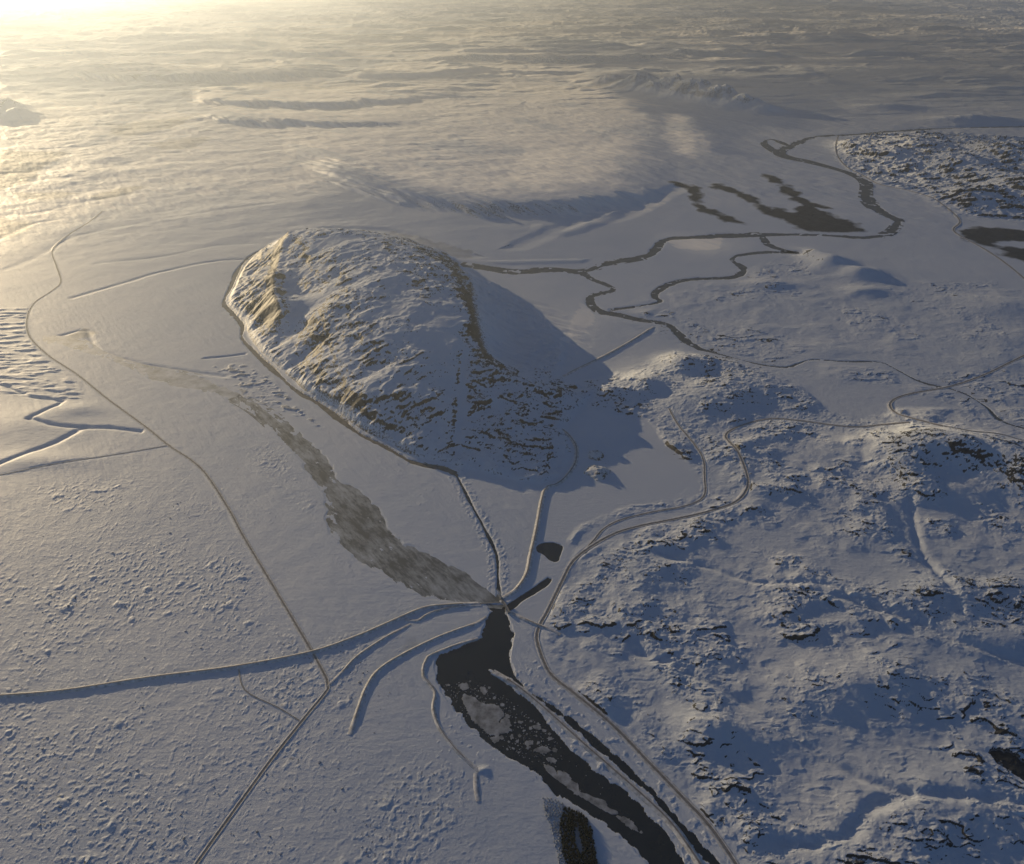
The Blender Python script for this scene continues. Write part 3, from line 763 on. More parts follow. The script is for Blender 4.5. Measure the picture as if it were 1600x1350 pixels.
def ice_river_material():
    m, nt, p = mat_new('thin_river_ice')
    pos = N(nt, 'ShaderNodeNewGeometry').outputs['Position']
    m0 = N(nt, 'ShaderNodeMapping'); m0.inputs['Rotation'].default_value = (0, 0, .93)
    mp = N(nt, 'ShaderNodeMapping'); mp.inputs['Scale'].default_value = (.35, 1.3, 1)
    nt.links.new(pos, m0.inputs['Vector']); nt.links.new(m0.outputs[0], mp.inputs['Vector'])
    a = noise(nt, mp.outputs[0], .03, 8, .75); b = noise(nt, pos, .006, 4, .6)
    s = math_(nt, 'ADD', a, math_(nt, 'MULTIPLY', math_(nt, 'SUBTRACT', b, .5), .6))
    c = mixc(nt, ramp(nt, s, .40, .66), (.125, .145, .16, 1), (.50, .54, .57, 1))
    nt.links.new(c, p.inputs['Base Color']); p.inputs['Roughness'].default_value = .7
    p.inputs['Specular IOR Level'].default_value = .25
    return m
M_ICE = ice_river_material()

# ------------------------------------------------------------------ ground and hill meshes from the one grid
print('normals')
nx, ny = -sx, -sy
il = 1 / np.sqrt(nx * nx + ny * ny + 1)
NRM = np.stack([nx * il, ny * il, il], -1).astype(np.float32).reshape(-1, 3)
V = np.stack([X, Y, Z], -1).astype(np.float32).reshape(-1, 3)
qi = np.arange((NR - 1) * (NC - 1)); qr, qc = qi // (NC - 1), qi % (NC - 1)
v0 = qr * NC + qc
Q = np.stack([v0, v0 + 1, v0 + NC + 1, v0 + NC], -1).astype(np.int32)

def grid_object(name, sel, mat, **kw):
    q = Q[sel]
    used = np.zeros(NR * NC, bool); used[q.ravel()] = True
    remap = np.cumsum(used) - 1
    q = remap[q].astype(np.int32)
    me = bpy.data.meshes.new(name)
    nv, nf = int(used.sum()), len(q)
    me.vertices.add(nv); me.loops.add(nf * 4); me.polygons.add(nf)
    me.vertices.foreach_set('co', V[used].ravel())
    me.polygons.foreach_set('loop_start', np.arange(0, nf * 4, 4, dtype=np.int32))
    me.loops.foreach_set('vertex_index', q.ravel())
    me.update(calc_edges=True)
    me.polygons.foreach_set('use_smooth', np.ones(nf, bool))
    for nm, arr in (('rock', ROCK), ('heath', HEATH), ('sunpatch', SUNPATCH)):
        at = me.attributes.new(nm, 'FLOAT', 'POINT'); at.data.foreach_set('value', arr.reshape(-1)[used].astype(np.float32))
    at = me.attributes.new('custom_normal', 'FLOAT_VECTOR', 'POINT'); at.data.foreach_set('vector', NRM[used].ravel())
    o = link(name, me, mat)
    return tag(o, **kw)

cell = lambda a: a[:-1, :-1].reshape(-1)
owner = np.zeros((NR - 1) * (NC - 1), np.int8)
owner[cell(HSD) < -4] = 1
def hill_mask(px_pts):
    b, sd = poly_sd(densify(gp(px_pts), 100, True), 50)
    m = np.zeros((NR, NC), bool); m[b] = sd < 0
    return cell(m)
owner[hill_mask([(920, 124), (960, 118), (1040, 126), (1110, 138), (1180, 158), (1225, 176), (1180, 182), (1100, 176), (1020, 162), (950, 145)])] = 2
owner[hill_mask([(-120, 140), (10, 135), (50, 155), (75, 185), (30, 200), (-120, 205)])] = 3
owner[hill_mask([(1308, 226), (1340, 212), (1440, 206), (1600, 216), (1800, 225), (1800, 350), (1600, 345), (1500, 333), (1460, 306), (1360, 280), (1320, 256)])] = 4
owner[hill_mask([(1248, 392), (1290, 390), (1340, 408), (1395, 432), (1370, 446), (1310, 440), (1262, 420), (1245, 402)])] = 5
owner[hill_mask([(1380, 690), (1430, 672), (1500, 682), (1600, 705), (1720, 740), (1720, 810), (1600, 800), (1520, 790), (1440, 770), (1390, 740)])] = 6
owner[(cell(LAKEM)) & (owner == 0)] = 7
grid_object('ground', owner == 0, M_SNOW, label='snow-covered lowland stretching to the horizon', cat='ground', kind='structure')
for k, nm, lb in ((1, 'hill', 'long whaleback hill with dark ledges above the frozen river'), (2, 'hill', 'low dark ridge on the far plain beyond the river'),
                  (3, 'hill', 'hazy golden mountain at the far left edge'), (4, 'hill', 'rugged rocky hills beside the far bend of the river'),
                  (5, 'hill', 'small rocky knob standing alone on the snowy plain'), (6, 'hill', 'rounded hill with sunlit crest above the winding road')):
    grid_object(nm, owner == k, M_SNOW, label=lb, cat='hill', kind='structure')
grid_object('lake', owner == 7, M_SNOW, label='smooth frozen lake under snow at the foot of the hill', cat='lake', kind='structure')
print('terrain built')

# ------------------------------------------------------------------ water and ice sheets
def sheet(name, P, level, mat, grow=14.0, **kw):
    P = np.asarray(P)[:, :2]
    area = .5 * np.sum(P[:, 0] * np.roll(P[:, 1], -1) - np.roll(P[:, 0], -1) * P[:, 1])
    t = np.roll(P, -1, 0) - np.roll(P, 1, 0)
    n = np.stack([t[:, 1], -t[:, 0]], -1); n /= np.linalg.norm(n, axis=1, keepdims=True) + 1e-9
    if area < 0: n = -n
    E = P + n * grow
    vs = [Vector((a, b_, level)) for a, b_ in E]
    tris = tessellate_polygon([vs])
    fs = []
    for a, b_, c in tris:
        cr = (vs[b_] - vs[a]).cross(vs[c] - vs[a])
        fs.append((a, b_, c) if cr.z > 0 else (a, c, b_))
    return tag(link(name, pymesh(name, vs, fs), mat), **kw)

def ribbon(name, p, mat, half, level=None, zoff=0.0, lift=0.0, parent=None):
    """a strip following a map line; p may carry heights in its third column"""
    vs, fs = [], []
    t = np.gradient(p[:, :2], axis=0); t /= np.linalg.norm(t, axis=1, keepdims=True) + 1e-9
    n = np.stack([-t[:, 1], t[:, 0]], -1)
    for i in range(len(p)):
        z = level if level is not None else p[i, 2] + zoff
        h = half[i] if hasattr(half, '__len__') else half
        for s in (1, -1):
            vs.append((p[i, 0] + s * n[i, 0] * h, p[i, 1] + s * n[i, 1] * h, z))
    for i in range(len(p) - 1):
        fs.append((2 * i, 2 * i + 1, 2 * i + 3, 2 * i + 2))
    return link(name, pymesh(name, vs, fs), mat, parent)

sheet('reservoir', P_RES, -1.8, M_WATER, 8, label='dark open water of the reservoir below the sluice', cat='reservoir', kind='structure')
sheet('channel', P_ARM, -1.83, M_WATER, 8, label='narrow dark water arm beside the sluice', cat='channel', kind='structure')
sheet('pond', P_POND, -1.2, M_WATER, 8, label='small dark pond beside the straight causeway', cat='pond', kind='structure')
M_PALE = simple('pale_river_ice', (.30, .34, .36), (.74, .77, .80), .012, .6, .1)
UP = [(60, 528), (100, 540), (180, 565), (250, 597), (330, 613), (352, 622), (372, 612), (360, 610), (300, 585), (220, 572), (160, 552), (120, 530)]
sheet('river', densify(gp(UP), 40, True), -.66, M_PALE, 25, label='pale snow-dusted upper reach of the ice-covered river', cat='river', kind='structure')
sheet('river', P_ICE, -.7, M_ICE, 25, label='broad grey ice-covered river running to the sluice', cat='river', kind='structure')
names = ['wide frozen river meandering across the far plain', 'short side loop of the far frozen river', 'frozen river branch winding down towards the rocky spur', 'thin frozen creek crossing the snowy right-hand plain',
         'looping frozen branch between the two far meanders', 'brown frozen stream hugging the left foot of the hill', 'straight narrow drainage cut between hill and sluice']
for i, ((p, w), lb) in enumerate(zip(water_lines, names)):
    o = ribbon('river' if i < 5 else ('stream' if i == 5 else 'channel'), p, M_RIVER if i < 5 else (M_STREAM if i == 5 else M_WATER), p[:, 2] * .5 + w * .35, level=-.62 + .013 * i if i < 5 else -1.5 + .013 * i)
    tag(o, lb, 'river' if i < 5 else ('stream' if i == 5 else 'channel'), kind='structure')

# ------------------------------------------------------------------ roads: a worn gravel strip with low snow berms
def road(p, w, label, cat='road'):
    vs, fs = [], []
    t = np.gradient(p[:, :2], axis=0); t /= np.linalg.norm(t, axis=1, keepdims=True) + 1e-9
    n = np.stack([-t[:, 1], t[:, 0]], -1)
    o = ribbon('road' if cat == 'road' else 'track', p, M_ROAD, w * .5, zoff=.12)
    prof = [(-.5, .1), (-.62, .55), (-.85, .5), (-1.5, -1.0)]
    for s in (1, -1):
        v2, f2 = [], []
        for i in range(len(p)):
            jit = .75 + .5 * random.random()
            for (a, z) in prof:
                q = s * a * w
                v2.append((p[i, 0] + n[i, 0] * q, p[i, 1] + n[i, 1] * q, p[i, 2] + (z * jit if z > .4 else z)))
        k = len(prof)
        for i in range(len(p) - 1):
            for j in range(k - 1):
                a = i * k + j
                f = (a, a + 1, a + k + 1, a + k)
                f2.append(f if s > 0 else f[::-1])
        bo = link('snow_berm', pymesh('snow_berm', v2, f2, True), M_EMB, o)
    return tag(o, label, cat, kind='structure')
RL = {'main': ('gravel road running in from the right edge and curling back', 'road'), 'shore': ('road winding along the lake shore and reservoir bank', 'road'), 'upper': ('smaller road bending along the lake above the shore road', 'road'),
      'left': ('straight road across the left lowland to the fork', 'road'), 'fence': ('short track joining the dam to the left road', 'track'), 'west': ('faint double track leading off to the left edge', 'track'),
      'far': ('far road skirting the rugged hills', 'road'), 'east': ('faint track behind the rounded hill', 'track')}
for nm, p, w in roads:
    road(p, w, *RL[nm])

# ------------------------------------------------------------------ dams, dikes and the causeway
def embankment(name, px_pts, top, foot_w, h, label, cat, crest=True, z0=None):
    p = densify(gp(px_pts), 18)
    z = np.maximum(smooth1(zsample(p[:, 0], p[:, 1]), 5), 0.0)
    z = np.minimum(z, 4.0) if z0 is None else z
    t = np.gradient(p, axis=0); t /= np.linalg.norm(t, axis=1, keepdims=True) + 1e-9
    n = np.stack([-t[:, 1], t[:, 0]], -1)
    prof = [(-foot_w, -3.5), (-foot_w * .62, h * .35), (-top * .5, h), (top * .5, h), (foot_w * .62, h * .35), (foot_w, -3.5)]
    vs, fs = [], []
    m = len(prof); L = len(p)
    for i in range(L):
        e = min(1.0, .25 + .2 * min(i, L - 1 - i))
        for j, (a, q) in enumerate(prof):
            jit = 1 + (.14 * (random.random() - .5) if j not in (2, 3) else .03 * (random.random() - .5))
            zz = q * e if q > 0 else q
            vs.append((p[i, 0] + n[i, 0] * a * jit, p[i, 1] + n[i, 1] * a * jit, z[i] + zz + (random.random() - .5) * (.5 if 0 < q < h else 0)))
    for i in range(L - 1):
        for j in range(m - 1):
            a = i * m + j
            fs.append((a, a + m, a + m + 1, a + 1))
    fs.append(tuple(range(m))); fs.append(tuple((L - 1) * m + j for j in reversed(range(m))))
    me = pymesh(name, vs, fs)
    o = tag(link(name, me, M_EMB), label, cat)
    if crest and L > 6:
        cp = np.c_[p, z + h][3:-3]
        ribbon('crest_road', cp, M_ROAD, top * .34, zoff=.12, parent=o)
    return o
embankment('embankment_dam', DAM_MAIN, 5.5, 13, 5.4, 'long straight embankment dam crossing the left lowland to the sluice', 'dam')
embankment('dike', DIKE_FORK, 4, 9, 3.0, 'low dike running from the road fork up towards the dam', 'dike')
embankment('dike', DIKE_HOOK, 4, 10, 3.5, 'hooked dike beside the end of the long dam', 'dike')
embankment('dike', DIKE_MID, 4, 11, 3.6, 'curving dike between the long dam and the reservoir', 'dike')
embankment('dike', DIKE_SHORE, 3.5, 9, 2.8, 'thin dike bending round the left bank of the reservoir', 'dike')
embankment('dike', DIKE_END, 4, 10, 3.5, 'short detached dike on the snow left of the reservoir', 'dike', crest=False)
embankment('causeway', CAUSEWAY, 7, 15, 5.5, 'straight causeway from the sluice to the foot of the hill', 'causeway')
embankment('dike', DIKE_NORTH, 6, 16, 5.0, 'straight dike behind the hill leading to the far river', 'dike')

# spit between reservoir and canal carries a ridge
SPIT = [(770, 1049), (800, 1067), (830, 1090), (868, 1123), (905, 1157), (950, 1196), (1000, 1240), (1045, 1283), (1080, 1330), (1125, 1400)]
embankment('canal_bank', SPIT, 7, 14, 4.5, 'long snowy bank between the reservoir and the narrow canal', 'embankment')

# ------------------------------------------------------------------ sluice bridge at the meeting of the waters
def boxm(bm, x0, x1, y0, y1, z0, z1, bev=0.0):
    vs = [bm.verts.new((x, y, z)) for z in (z0, z1) for x, y in ((x0, y0), (x1, y0), (x1, y1), (x0, y1))]
    for f in ((3, 2, 1, 0), (4, 5, 6, 7), (0, 1, 5, 4), (1, 2, 6, 5), (2, 3, 7, 6), (3, 0, 4, 7)):
        bm.faces.new([vs[i] for i in f])
def bm_obj(name, bm, mat, parent=None, bev=.1):
    if bev: bmesh.ops.bevel(bm, geom=list(bm.edges), offset=bev, segments=1, affect='EDGES', clamp_overlap=True)
    me = bpy.data.meshes.new(name); bm.to_mesh(me); bm.free()
    return link(name, me, mat, parent)
a, b2 = gnd(783, 936), gnd(795, 958)
cx, cy = (a[0] + b2[0]) / 2, (a[1] + b2[1]) / 2
Lb = math.hypot(b2[0] - a[0], b2[1] - a[1]); ang = math.atan2(b2[1] - a[1], b2[0] - a[0])
br = bpy.data.objects.new('sluice_bridge', None); col.objects.link(br)
br.location = (cx, cy, 0); br.rotation_euler = (0, 0, ang)
tag(br, 'concrete sluice bridge where dam, causeway and reservoir meet', 'sluice')
bm = bmesh.new(); boxm(bm, -Lb / 2 - 4, Lb / 2 + 4, -4.2, 4.2, 6.0, 7.2); bm_obj('deck', bm, M_CONC, br)
for s in (-1, 1):
    bm = bmesh.new(); boxm(bm, -Lb / 2 - 4, Lb / 2 + 4, s * 4.0 - .15, s * 4.0 + .15, 7.21, 8.3); bm_obj('parapet', bm, M_CONC, br, .05)
for k in range(5):
    x = -Lb / 2 + Lb * k / 4
    bm = bmesh.new(); boxm(bm, x - 1.2, x + 1.2, -6.0, 6.0, -5.0, 5.99); bm_obj('pier', bm, M_CONC, br)
    if k < 4:
        bm = bmesh.new(); boxm(bm, x + 1.3, x + Lb / 4 - 1.3, -.4, .4, -4.5, 4.0); bm_obj('gate', bm, M_STEEL, br)
bm = bmesh.new(); boxm(bm, -Lb / 2 - 3, -Lb / 2 + 5, -3.4, 3.4, 7.22, 11.5); bm_obj('gatehouse', bm, M_CONC, br)
gr = road_path(GATE_ROAD, 3); gr[:, 2] = np.maximum(gr[:, 2], 1.5)
embankment('causeway', GATE_ROAD[2:], 6, 12, 4.0, 'short causeway from the sluice bridge to the shore road', 'causeway')
# weir sill between the dam head and the sluice
wa, wb = gnd(750, 943), gnd(781, 941)
bm = bmesh.new(); Lw = math.hypot(wb[0] - wa[0], wb[1] - wa[1])
boxm(bm, -Lw / 2, Lw / 2, -3.5, 3.5, -5, .9)
o = bm_obj('weir', bm, M_CONC, None); o.location = ((wa[0] + wb[0]) / 2, (wa[1] + wb[1]) / 2, 0); o.rotation_euler = (0, 0, math.atan2(wb[1] - wa[1], wb[0] - wa[0]))
tag(o, 'low concrete weir between the dam head and the sluice bridge', 'weir')

# ------------------------------------------------------------------ islets standing in the lake ice
def rock_mesh(name, rx, ry, rz, seed, seg=3, smooth=False, jag=.35):
    bm = bmesh.new()
    bmesh.ops.create_icosphere(bm, subdivisions=seg, radius=1.0)
    rnd = random.Random(seed)
    of = [rnd.uniform(-50, 50) for _ in range(3)]
    co = np.array([v.co[:] for v in bm.verts])
    n = fbm(co[:, 0] * 1.0 + of[0] + co[:, 2] * .7, co[:, 1] + of[1] - co[:, 2] * .5, .9, 3, seed % 97)
    for v, k in zip(bm.verts, n):
        v.co *= 1 + jag * k * 1.6
        v.co.x *= rx; v.co.y *= ry; v.co.z = v.co.z * rz
    me = bpy.data.meshes.new(name); bm.to_mesh(me); bm.free()
    if smooth: me.polygons.foreach_set('use_smooth', [True] * len(me.polygons))
    return me

def rock_snow_material():
    m, nt, p = mat_new('snow_capped_rock')
    g = N(nt, 'ShaderNodeNewGeometry'); pos = g.outputs['Position']
    sep = N(nt, 'ShaderNodeSeparateXYZ'); nt.links.new(g.outputs['Normal'], sep.inputs[0])
    n = noise(nt, pos, .35, 5, .6)
    s = math_(nt, 'ADD', sep.outputs['Z'], math_(nt, 'MULTIPLY', math_(nt, 'SUBTRACT', n, .5), .9))
    rc = mixc(nt, ramp(nt, n, .35, .65), (.045, .04, .035, 1), (.14, .12, .10, 1))
    nt.links.new(mixc(nt, ramp(nt, s, .74, .92), rc, (.74, .77, .80, 1)), p.inputs['Base Color'])
    p.inputs['Roughness'].default_value = .85; p.inputs['Specular IOR Level'].default_value = .2
    return m
M_RSNOW = rock_snow_material()

def islet(px, py, rx, ry, h, seed, label):
    x, y = gnd(px, py)
    n = 56
    us = np.linspace(-1.15, 1.15, n)
    U, W = np.meshgrid(us, us)
    xx, yy = x + U * rx, y + W * ry
    r = np.hypot(U, W) + .35 * fbm(xx, yy, rx * .9, 3, seed)
    dome = np.clip(1 - r, -.25, 1)
    led = ledges(xx, yy, rx * .42, seed + 2, .1)[0]
    zz = np.where(dome > 0, h * (1 - (1 - np.clip(dome, 0, 1)) ** 2.2) * .75 + led * h * .38 * np.clip(dome * 3, 0, 1), dome * 8) - .5
    vs = list(zip((xx - x).ravel(), (yy - y).ravel(), zz.ravel()))
    fs = [(i * n + j, i * n + j + 1, (i + 1) * n + j + 1, (i + 1) * n + j) for i in range(n - 1) for j in range(n - 1)]
    o = link('islet', pymesh('islet', vs, fs, True), M_RSNOW)
    o.location = (x, y, -.3)
    return tag(o, label, 'islet')
islet(931, 712, 42, 50, 15, 711, 'smaller rocky islet farther out on the frozen lake')
islet(934, 738, 56, 68, 22, 715, 'larger rocky islet with a long shadow on the frozen lake')

# ------------------------------------------------------------------ ice floes on the reservoir: every floe its own object
def inside(poly, x, y):
    c = False
    for i in range(len(poly)):
        (x0, y0), (x1, y1) = poly[i - 1], poly[i]
        if (y0 > y) != (y1 > y) and x < (x1 - x0) * (y - y0) / (y1 - y0) + x0: c = not c
    return c
def floe_mesh(pts, seed, th=.55):
    vs = []; n = len(pts)
    for z, k in ((0.0, 1.0), (th * .7, .99), (th, .96)):
        vs += [(q[0] * k, q[1] * k, z) for q in pts]
    fs = [tuple(range(2 * n, 3 * n))]
    for l in range(2):
        for i in range(n):
            j = (i + 1) % n
            fs.append((l * n + i, l * n + j, (l + 1) * n + j, (l + 1) * n + i))
    return pymesh('ice_floe', vs, fs)
def rough_outline(pts, amp, step):
    P = densify(pts, step, True)
    c = P.mean(0)
    r = fbm(P[:, 0] + 900, P[:, 1] - 300, step * 4, 4, 805, .75) * 1.5
    d = P - c
    return P + d / (np.linalg.norm(d, axis=1, keepdims=True) + 1e-6) * (amp * r)[:, None]
floe_lev = -1.82
BIG = [([(722, 1089), (738, 1087), (752, 1097), (775, 1101), (788, 1115), (780, 1128), (800, 1140), (784, 1146), (768, 1149), (756, 1140), (742, 1128), (731, 1112)], 'largest pale ice floe jammed below the open water'),
       ([(783, 1123), (793, 1122), (799, 1133), (790, 1138), (781, 1134)], 'rounded floe frozen against the largest one'),
       ([(716, 1070), (728, 1067), (734, 1074), (725, 1078)], 'small flat floe near the upper end of the ice jam'),
       ([(751, 1071), (761, 1078), (758, 1085), (751, 1080)], 'narrow floe above the largest one'),
       ([(768, 1151), (779, 1150), (780, 1158), (771, 1160)], 'floe at the lower tip of the ice jam'),
       ([(838, 1168), (852, 1165), (860, 1172), (848, 1177), (836, 1173)], 'pale floe in mid channel below the jam'),
       ([(850, 1194), (864, 1198), (870, 1210), (880, 1206), (893, 1218), (903, 1224), (906, 1236), (918, 1240), (930, 1246), (944, 1250), (952, 1262), (966, 1268), (958, 1272), (940, 1264), (920, 1252), (902, 1242), (884, 1228), (868, 1216), (856, 1206)], 'long narrow tongue of ice in mid channel'),
       ([(871, 1204), (884, 1207), (893, 1217), (880, 1216), (873, 1210)], 'small rounded floe attached to the long ice tongue'),
       ([(962, 1274), (976, 1276), (986, 1282), (994, 1290), (997, 1299), (984, 1293), (972, 1284)], 'ragged floe below the long ice tongue'),
       ([(832, 1133), (842, 1132), (846, 1138), (836, 1139)], 'small floe near the right bank of the channel'),
       ([(820, 1158), (832, 1157), (833, 1164), (822, 1165)], 'small floe left of the mid-channel floe'),
       ([(855, 1182), (866, 1184), (870, 1190), (858, 1190)], 'small floe above the long ice tongue')]
floe_k = 0
for pts, lb in BIG:
    P = rough_outline(gp(pts), 7.5, 3)
    c = P.mean(0)
    o = link('ice_floe', floe_mesh(P - c, 1), M_FLOE); o.location = (c[0], c[1], floe_lev + .011 * (floe_k % 9)); floe_k += 1
    tag(o, lb, 'ice floe', 'ice floes drifting on the reservoir')
protos = []
for s in range(7):
    rnd = random.Random(s + 50); n = 13
    pr = [rnd.uniform(.5, 1.2) for _ in range(n)]
    protos.append(floe_mesh(np.array([(pr[i] * math.cos(2 * math.pi * i / n), pr[i] * .75 * math.sin(2 * math.pi * i / n)) for i in range(n)]), s, .09))
    protos[-1].materials.append(M_FLOE)
wp = gp(RESERVOIR)
zone = gp([(690, 1070), (745, 1062), (770, 1075), (850, 1130), (880, 1170), (880, 1200), (830, 1190), (770, 1160), (730, 1120), (705, 1095)])
zone2 = gp([(700, 1075), (760, 1140), (830, 1190), (1000, 1310), (1040, 1340), (960, 1240), (860, 1150), (800, 1090)])
placed = []
tries = 0
while len(placed) < 240 and tries < 9000:
    tries += 1
    zz = zone if random.random() < .82 else zone2
    x = random.uniform(min(q[0] for q in zz), max(q[0] for q in zz)); y = random.uniform(min(q[1] for q in zz), max(q[1] for q in zz))
    if not inside(zz, x, y) or not inside(wp, x, y): continue
    r = 1.6 + 9 * random.random() ** 5
    if any((x - a) ** 2 + (y - c) ** 2 < (r + e) ** 2 for a, c, e in placed): continue
    if any(inside(gp(pts), x, y) for pts, _ in BIG): continue
    placed.append((x, y, r))
    o = bpy.data.objects.new('ice_floe', random.choice(protos)); col.objects.link(o)
    o.location = (x, y, floe_lev + .01 * (len(placed) % 10)); o.scale = (r, r, 6.0); o.rotation_euler = (0, 0, random.uniform(0, 6.28))
    tag(o, 'small loose ice floe scattered over the dark water', 'ice floe', 'small ice floes on the reservoir')

# ------------------------------------------------------------------ snow-capped boulders in the hummock field
rocks = []
for s in range(8):
    me = rock_mesh('boulder', 1.0, .8, .62, 900 + s, 2, False, .4); me.materials.append(M_RSNOW); rocks.append(me)
bz = [gp([(0, 800), (150, 760), (300, 750), (340, 800), (430, 960), (480, 1010), (0, 1080)]), gp([(0, 1100), (480, 1040), (640, 960), (640, 1040), (560, 1200), (660, 1350), (0, 1350)])]
cnt = 0; spots = []
while cnt < 280:
    z_ = bz[0] if random.random() < .35 else bz[1]
    x = random.uniform(min(q[0] for q in z_), max(q[0] for q in z_)); y = random.uniform(min(q[1] for q in z_), max(q[1] for q in z_))
    if not inside(z_, x, y): continue
    if fbm(np.array([x]), np.array([y]), 260, 3, 305)[0] < -.05: continue
    r = 1.5 + 2.8 * random.random() ** 3
    if any((x - a) ** 2 + (y - c) ** 2 < (r + e + 3) ** 2 for a, c, e in spots): continue
    spots.append((x, y, r))
    o = bpy.data.objects.new('boulder', rocks[cnt % 8]); col.objects.link(o)
    o.location = (x, y, float(zsample(x, y)[0]) + .1 * r); o.scale = (r, r, r * random.uniform(.5, .95)); o.rotation_euler = (0, 0, random.uniform(0, 6.28))
    tag(o, 'snow-capped boulder poking out of the hummocky lowland', 'boulder', 'boulders in the snowy lowland')
    cnt += 1

# ------------------------------------------------------------------ spruce plantation near the bottom edge
def spruce(seed, h=7.0):
    rnd = random.Random(seed); vs, fs = [], []
    k = 5; n = 9
    for l in range(k):
        z0 = .6 + h * .82 * l / k; z1 = z0 + h * .34
        r = 2.3 * (1 - l / (k + .6))
        b0 = len(vs)
        for i in range(n):
            a = 2 * math.pi * (i + .5 * l) / n; q = r * rnd.uniform(.65, 1.15)
            vs.append((q * math.cos(a), q * math.sin(a), z0 - rnd.uniform(0, .5)))
        vs.append((rnd.uniform(-.1, .1), rnd.uniform(-.1, .1), min(z1, h)))
        for i in range(n): fs.append((b0 + i, b0 + (i + 1) % n, b0 + n))
    return pymesh('crown', vs, fs)
def trunk_mesh(h=5.5):
    n = 6; vs = [(.22 * math.cos(2 * math.pi * i / n), .22 * math.sin(2 * math.pi * i / n), -.8) for i in range(n)] + [(.07 * math.cos(2 * math.pi * i / n), .07 * math.sin(2 * math.pi * i / n), h) for i in range(n)]
    return pymesh('trunk', vs, [(i, (i + 1) % n, n + (i + 1) % n, n + i) for i in range(n)])
tr = trunk_mesh(); tr.materials.append(M_BARK)
crowns = [spruce(s) for s in range(6)]
for c in crowns: c.materials.append(M_NEEDLE)
crf = [spruce(s + 20) for s in range(3)]
for c in crf: c.materials.append(M_FROST)
WOOD = gp([(880, 1262), (893, 1264), (915, 1276), (924, 1295), (930, 1330), (935, 1365), (890, 1365), (880, 1330), (874, 1290)])
FROST = gp([(848, 1247), (862, 1246), (882, 1258), (876, 1280), (876, 1320), (884, 1358), (874, 1350), (862, 1300), (852, 1272)])
GAPP = gp([(898, 1292), (905, 1290), (906, 1310), (912, 1330), (906, 1336), (898, 1318)])
def plant(area, meshes, n, dmin, label, grp, smin, smax, gap=None):
    pts = []; t = 0
    while len(pts) < n and t < 60000:
        t += 1
        x = random.uniform(min(q[0] for q in area), max(q[0] for q in area)); y = random.uniform(min(q[1] for q in area), max(q[1] for q in area))
        if not inside(area, x, y) or (gap and inside(gap, x, y)): continue
        if any((x - a) ** 2 + (y - c) ** 2 < dmin * dmin for a, c in pts): continue
        pts.append((x, y))
        s = random.uniform(smin, smax)
        e = bpy.data.objects.new('spruce_tree', None); col.objects.link(e)
        e.location = (x, y, float(zsample(x, y)[0])); e.scale = (s, s, s * random.uniform(.7, 1.0)); e.rotation_euler = (0, 0, random.uniform(0, 6.28))
        tag(e, label, 'tree', grp)
        for nm, me in (('crown', random.choice(meshes)), ('trunk', tr)):
            c = bpy.data.objects.new(nm, me); col.objects.link(c); c.parent = e
    return len(pts)
print(plant(WOOD, crowns, 290, 5.0, 'dark spruce packed into the small plantation near the reservoir', 'dark spruces of the plantation', 1.4, 2.1, GAPP))
print(plant(FROST, crf, 110, 7.0, 'frosted low tree on the pale left fringe of the plantation', 'frosted trees beside the plantation', 1.0, 1.5))

# ------------------------------------------------------------------ unseen sheet added outside the frame to dim the sun area by area
def pixel_of(x, y):
    """photo pixel of level-ground map points (only used to look up where the photo shows sun or shade)"""
    d = y * cP + CAM_H * sP
    d = np.maximum(d, 300.0)
    v = (y * sP - CAM_H * cP) / d
    return 800 + F * x / d, 675 - F * v
DECK_Z = 2320.0
dx_ = np.concatenate([np.arange(-21000, -9000, 600), np.arange(-9000, 9000, 110), np.arange(9000, 33001, 700)])
dy_ = np.concatenate([np.arange(300, 17000, 110), np.arange(17000, 34000, 220), np.arange(34000, 90001, 700)])
GXd, GYd = np.meshgrid(dx_.astype(float), dy_.astype(float))
su = np.array([math.sin(SUN_AZ), math.cos(SUN_AZ)])
lat = GXd * su[1] - GYd * su[0]; lon = GXd * su[0] + GYd * su[1]
px_, py_ = pixel_of(GXd, GYd)
px_ = np.clip(px_, -500, 2100); py_ = np.clip(py_, -45, 1500)
SUNMAP = [(0, 0, .5), (0, 100, .6), (0, 300, .72), (0, 400, .85), (560, 430, .55), (620, 560, .52), (760, 640, .5), (440, 500, .65), (0, 700, .85), (0, 1000, .62), (0, 1300, .44), (250, 60, .9), (400, 250, .95), (400, 450, .80), (400, 700, .68), (400, 1000, .56), (400, 1300, .42),
          (800, 10, .9), (800, 450, .48), (1000, 350, .42), (700, 350, .45), (800, 700, .56), (800, 1000, .55), (800, 1300, .40), (1200, 10, .5), (1200, 100, .22), (1200, 300, .42), (1200, 500, .6), (1200, 800, .66), (1200, 1100, .58), (1200, 1300, .36),
          (1600, 10, .28), (1600, 120, .14), (1600, 300, .48), (1600, 500, .55), (1600, 700, .66), (1600, 900, .38), (1600, 1100, .28), (1600, 1350, .22), (2100, 600, .4), (-400, 600, .85), (2100, 1400, .25), (800, 1480, .4)]
num = 0; den = 0
qy = lambda y: 260 * np.log(np.asarray(y, float) + 110)          # far rows are squeezed
for a_, b_, t_ in SUNMAP:
    w_ = np.exp(-((px_ - a_) ** 2 + 1.6 * (qy(py_) - qy(b_)) ** 2) / (2 * 170.0 ** 2)) + 1e-7
    num = num + w_ * t_; den = den + w_
T = num / den
T = T ** (1.15 - .15 * sstep(6000, 9500, GYd))      # thinner veil over the far plain
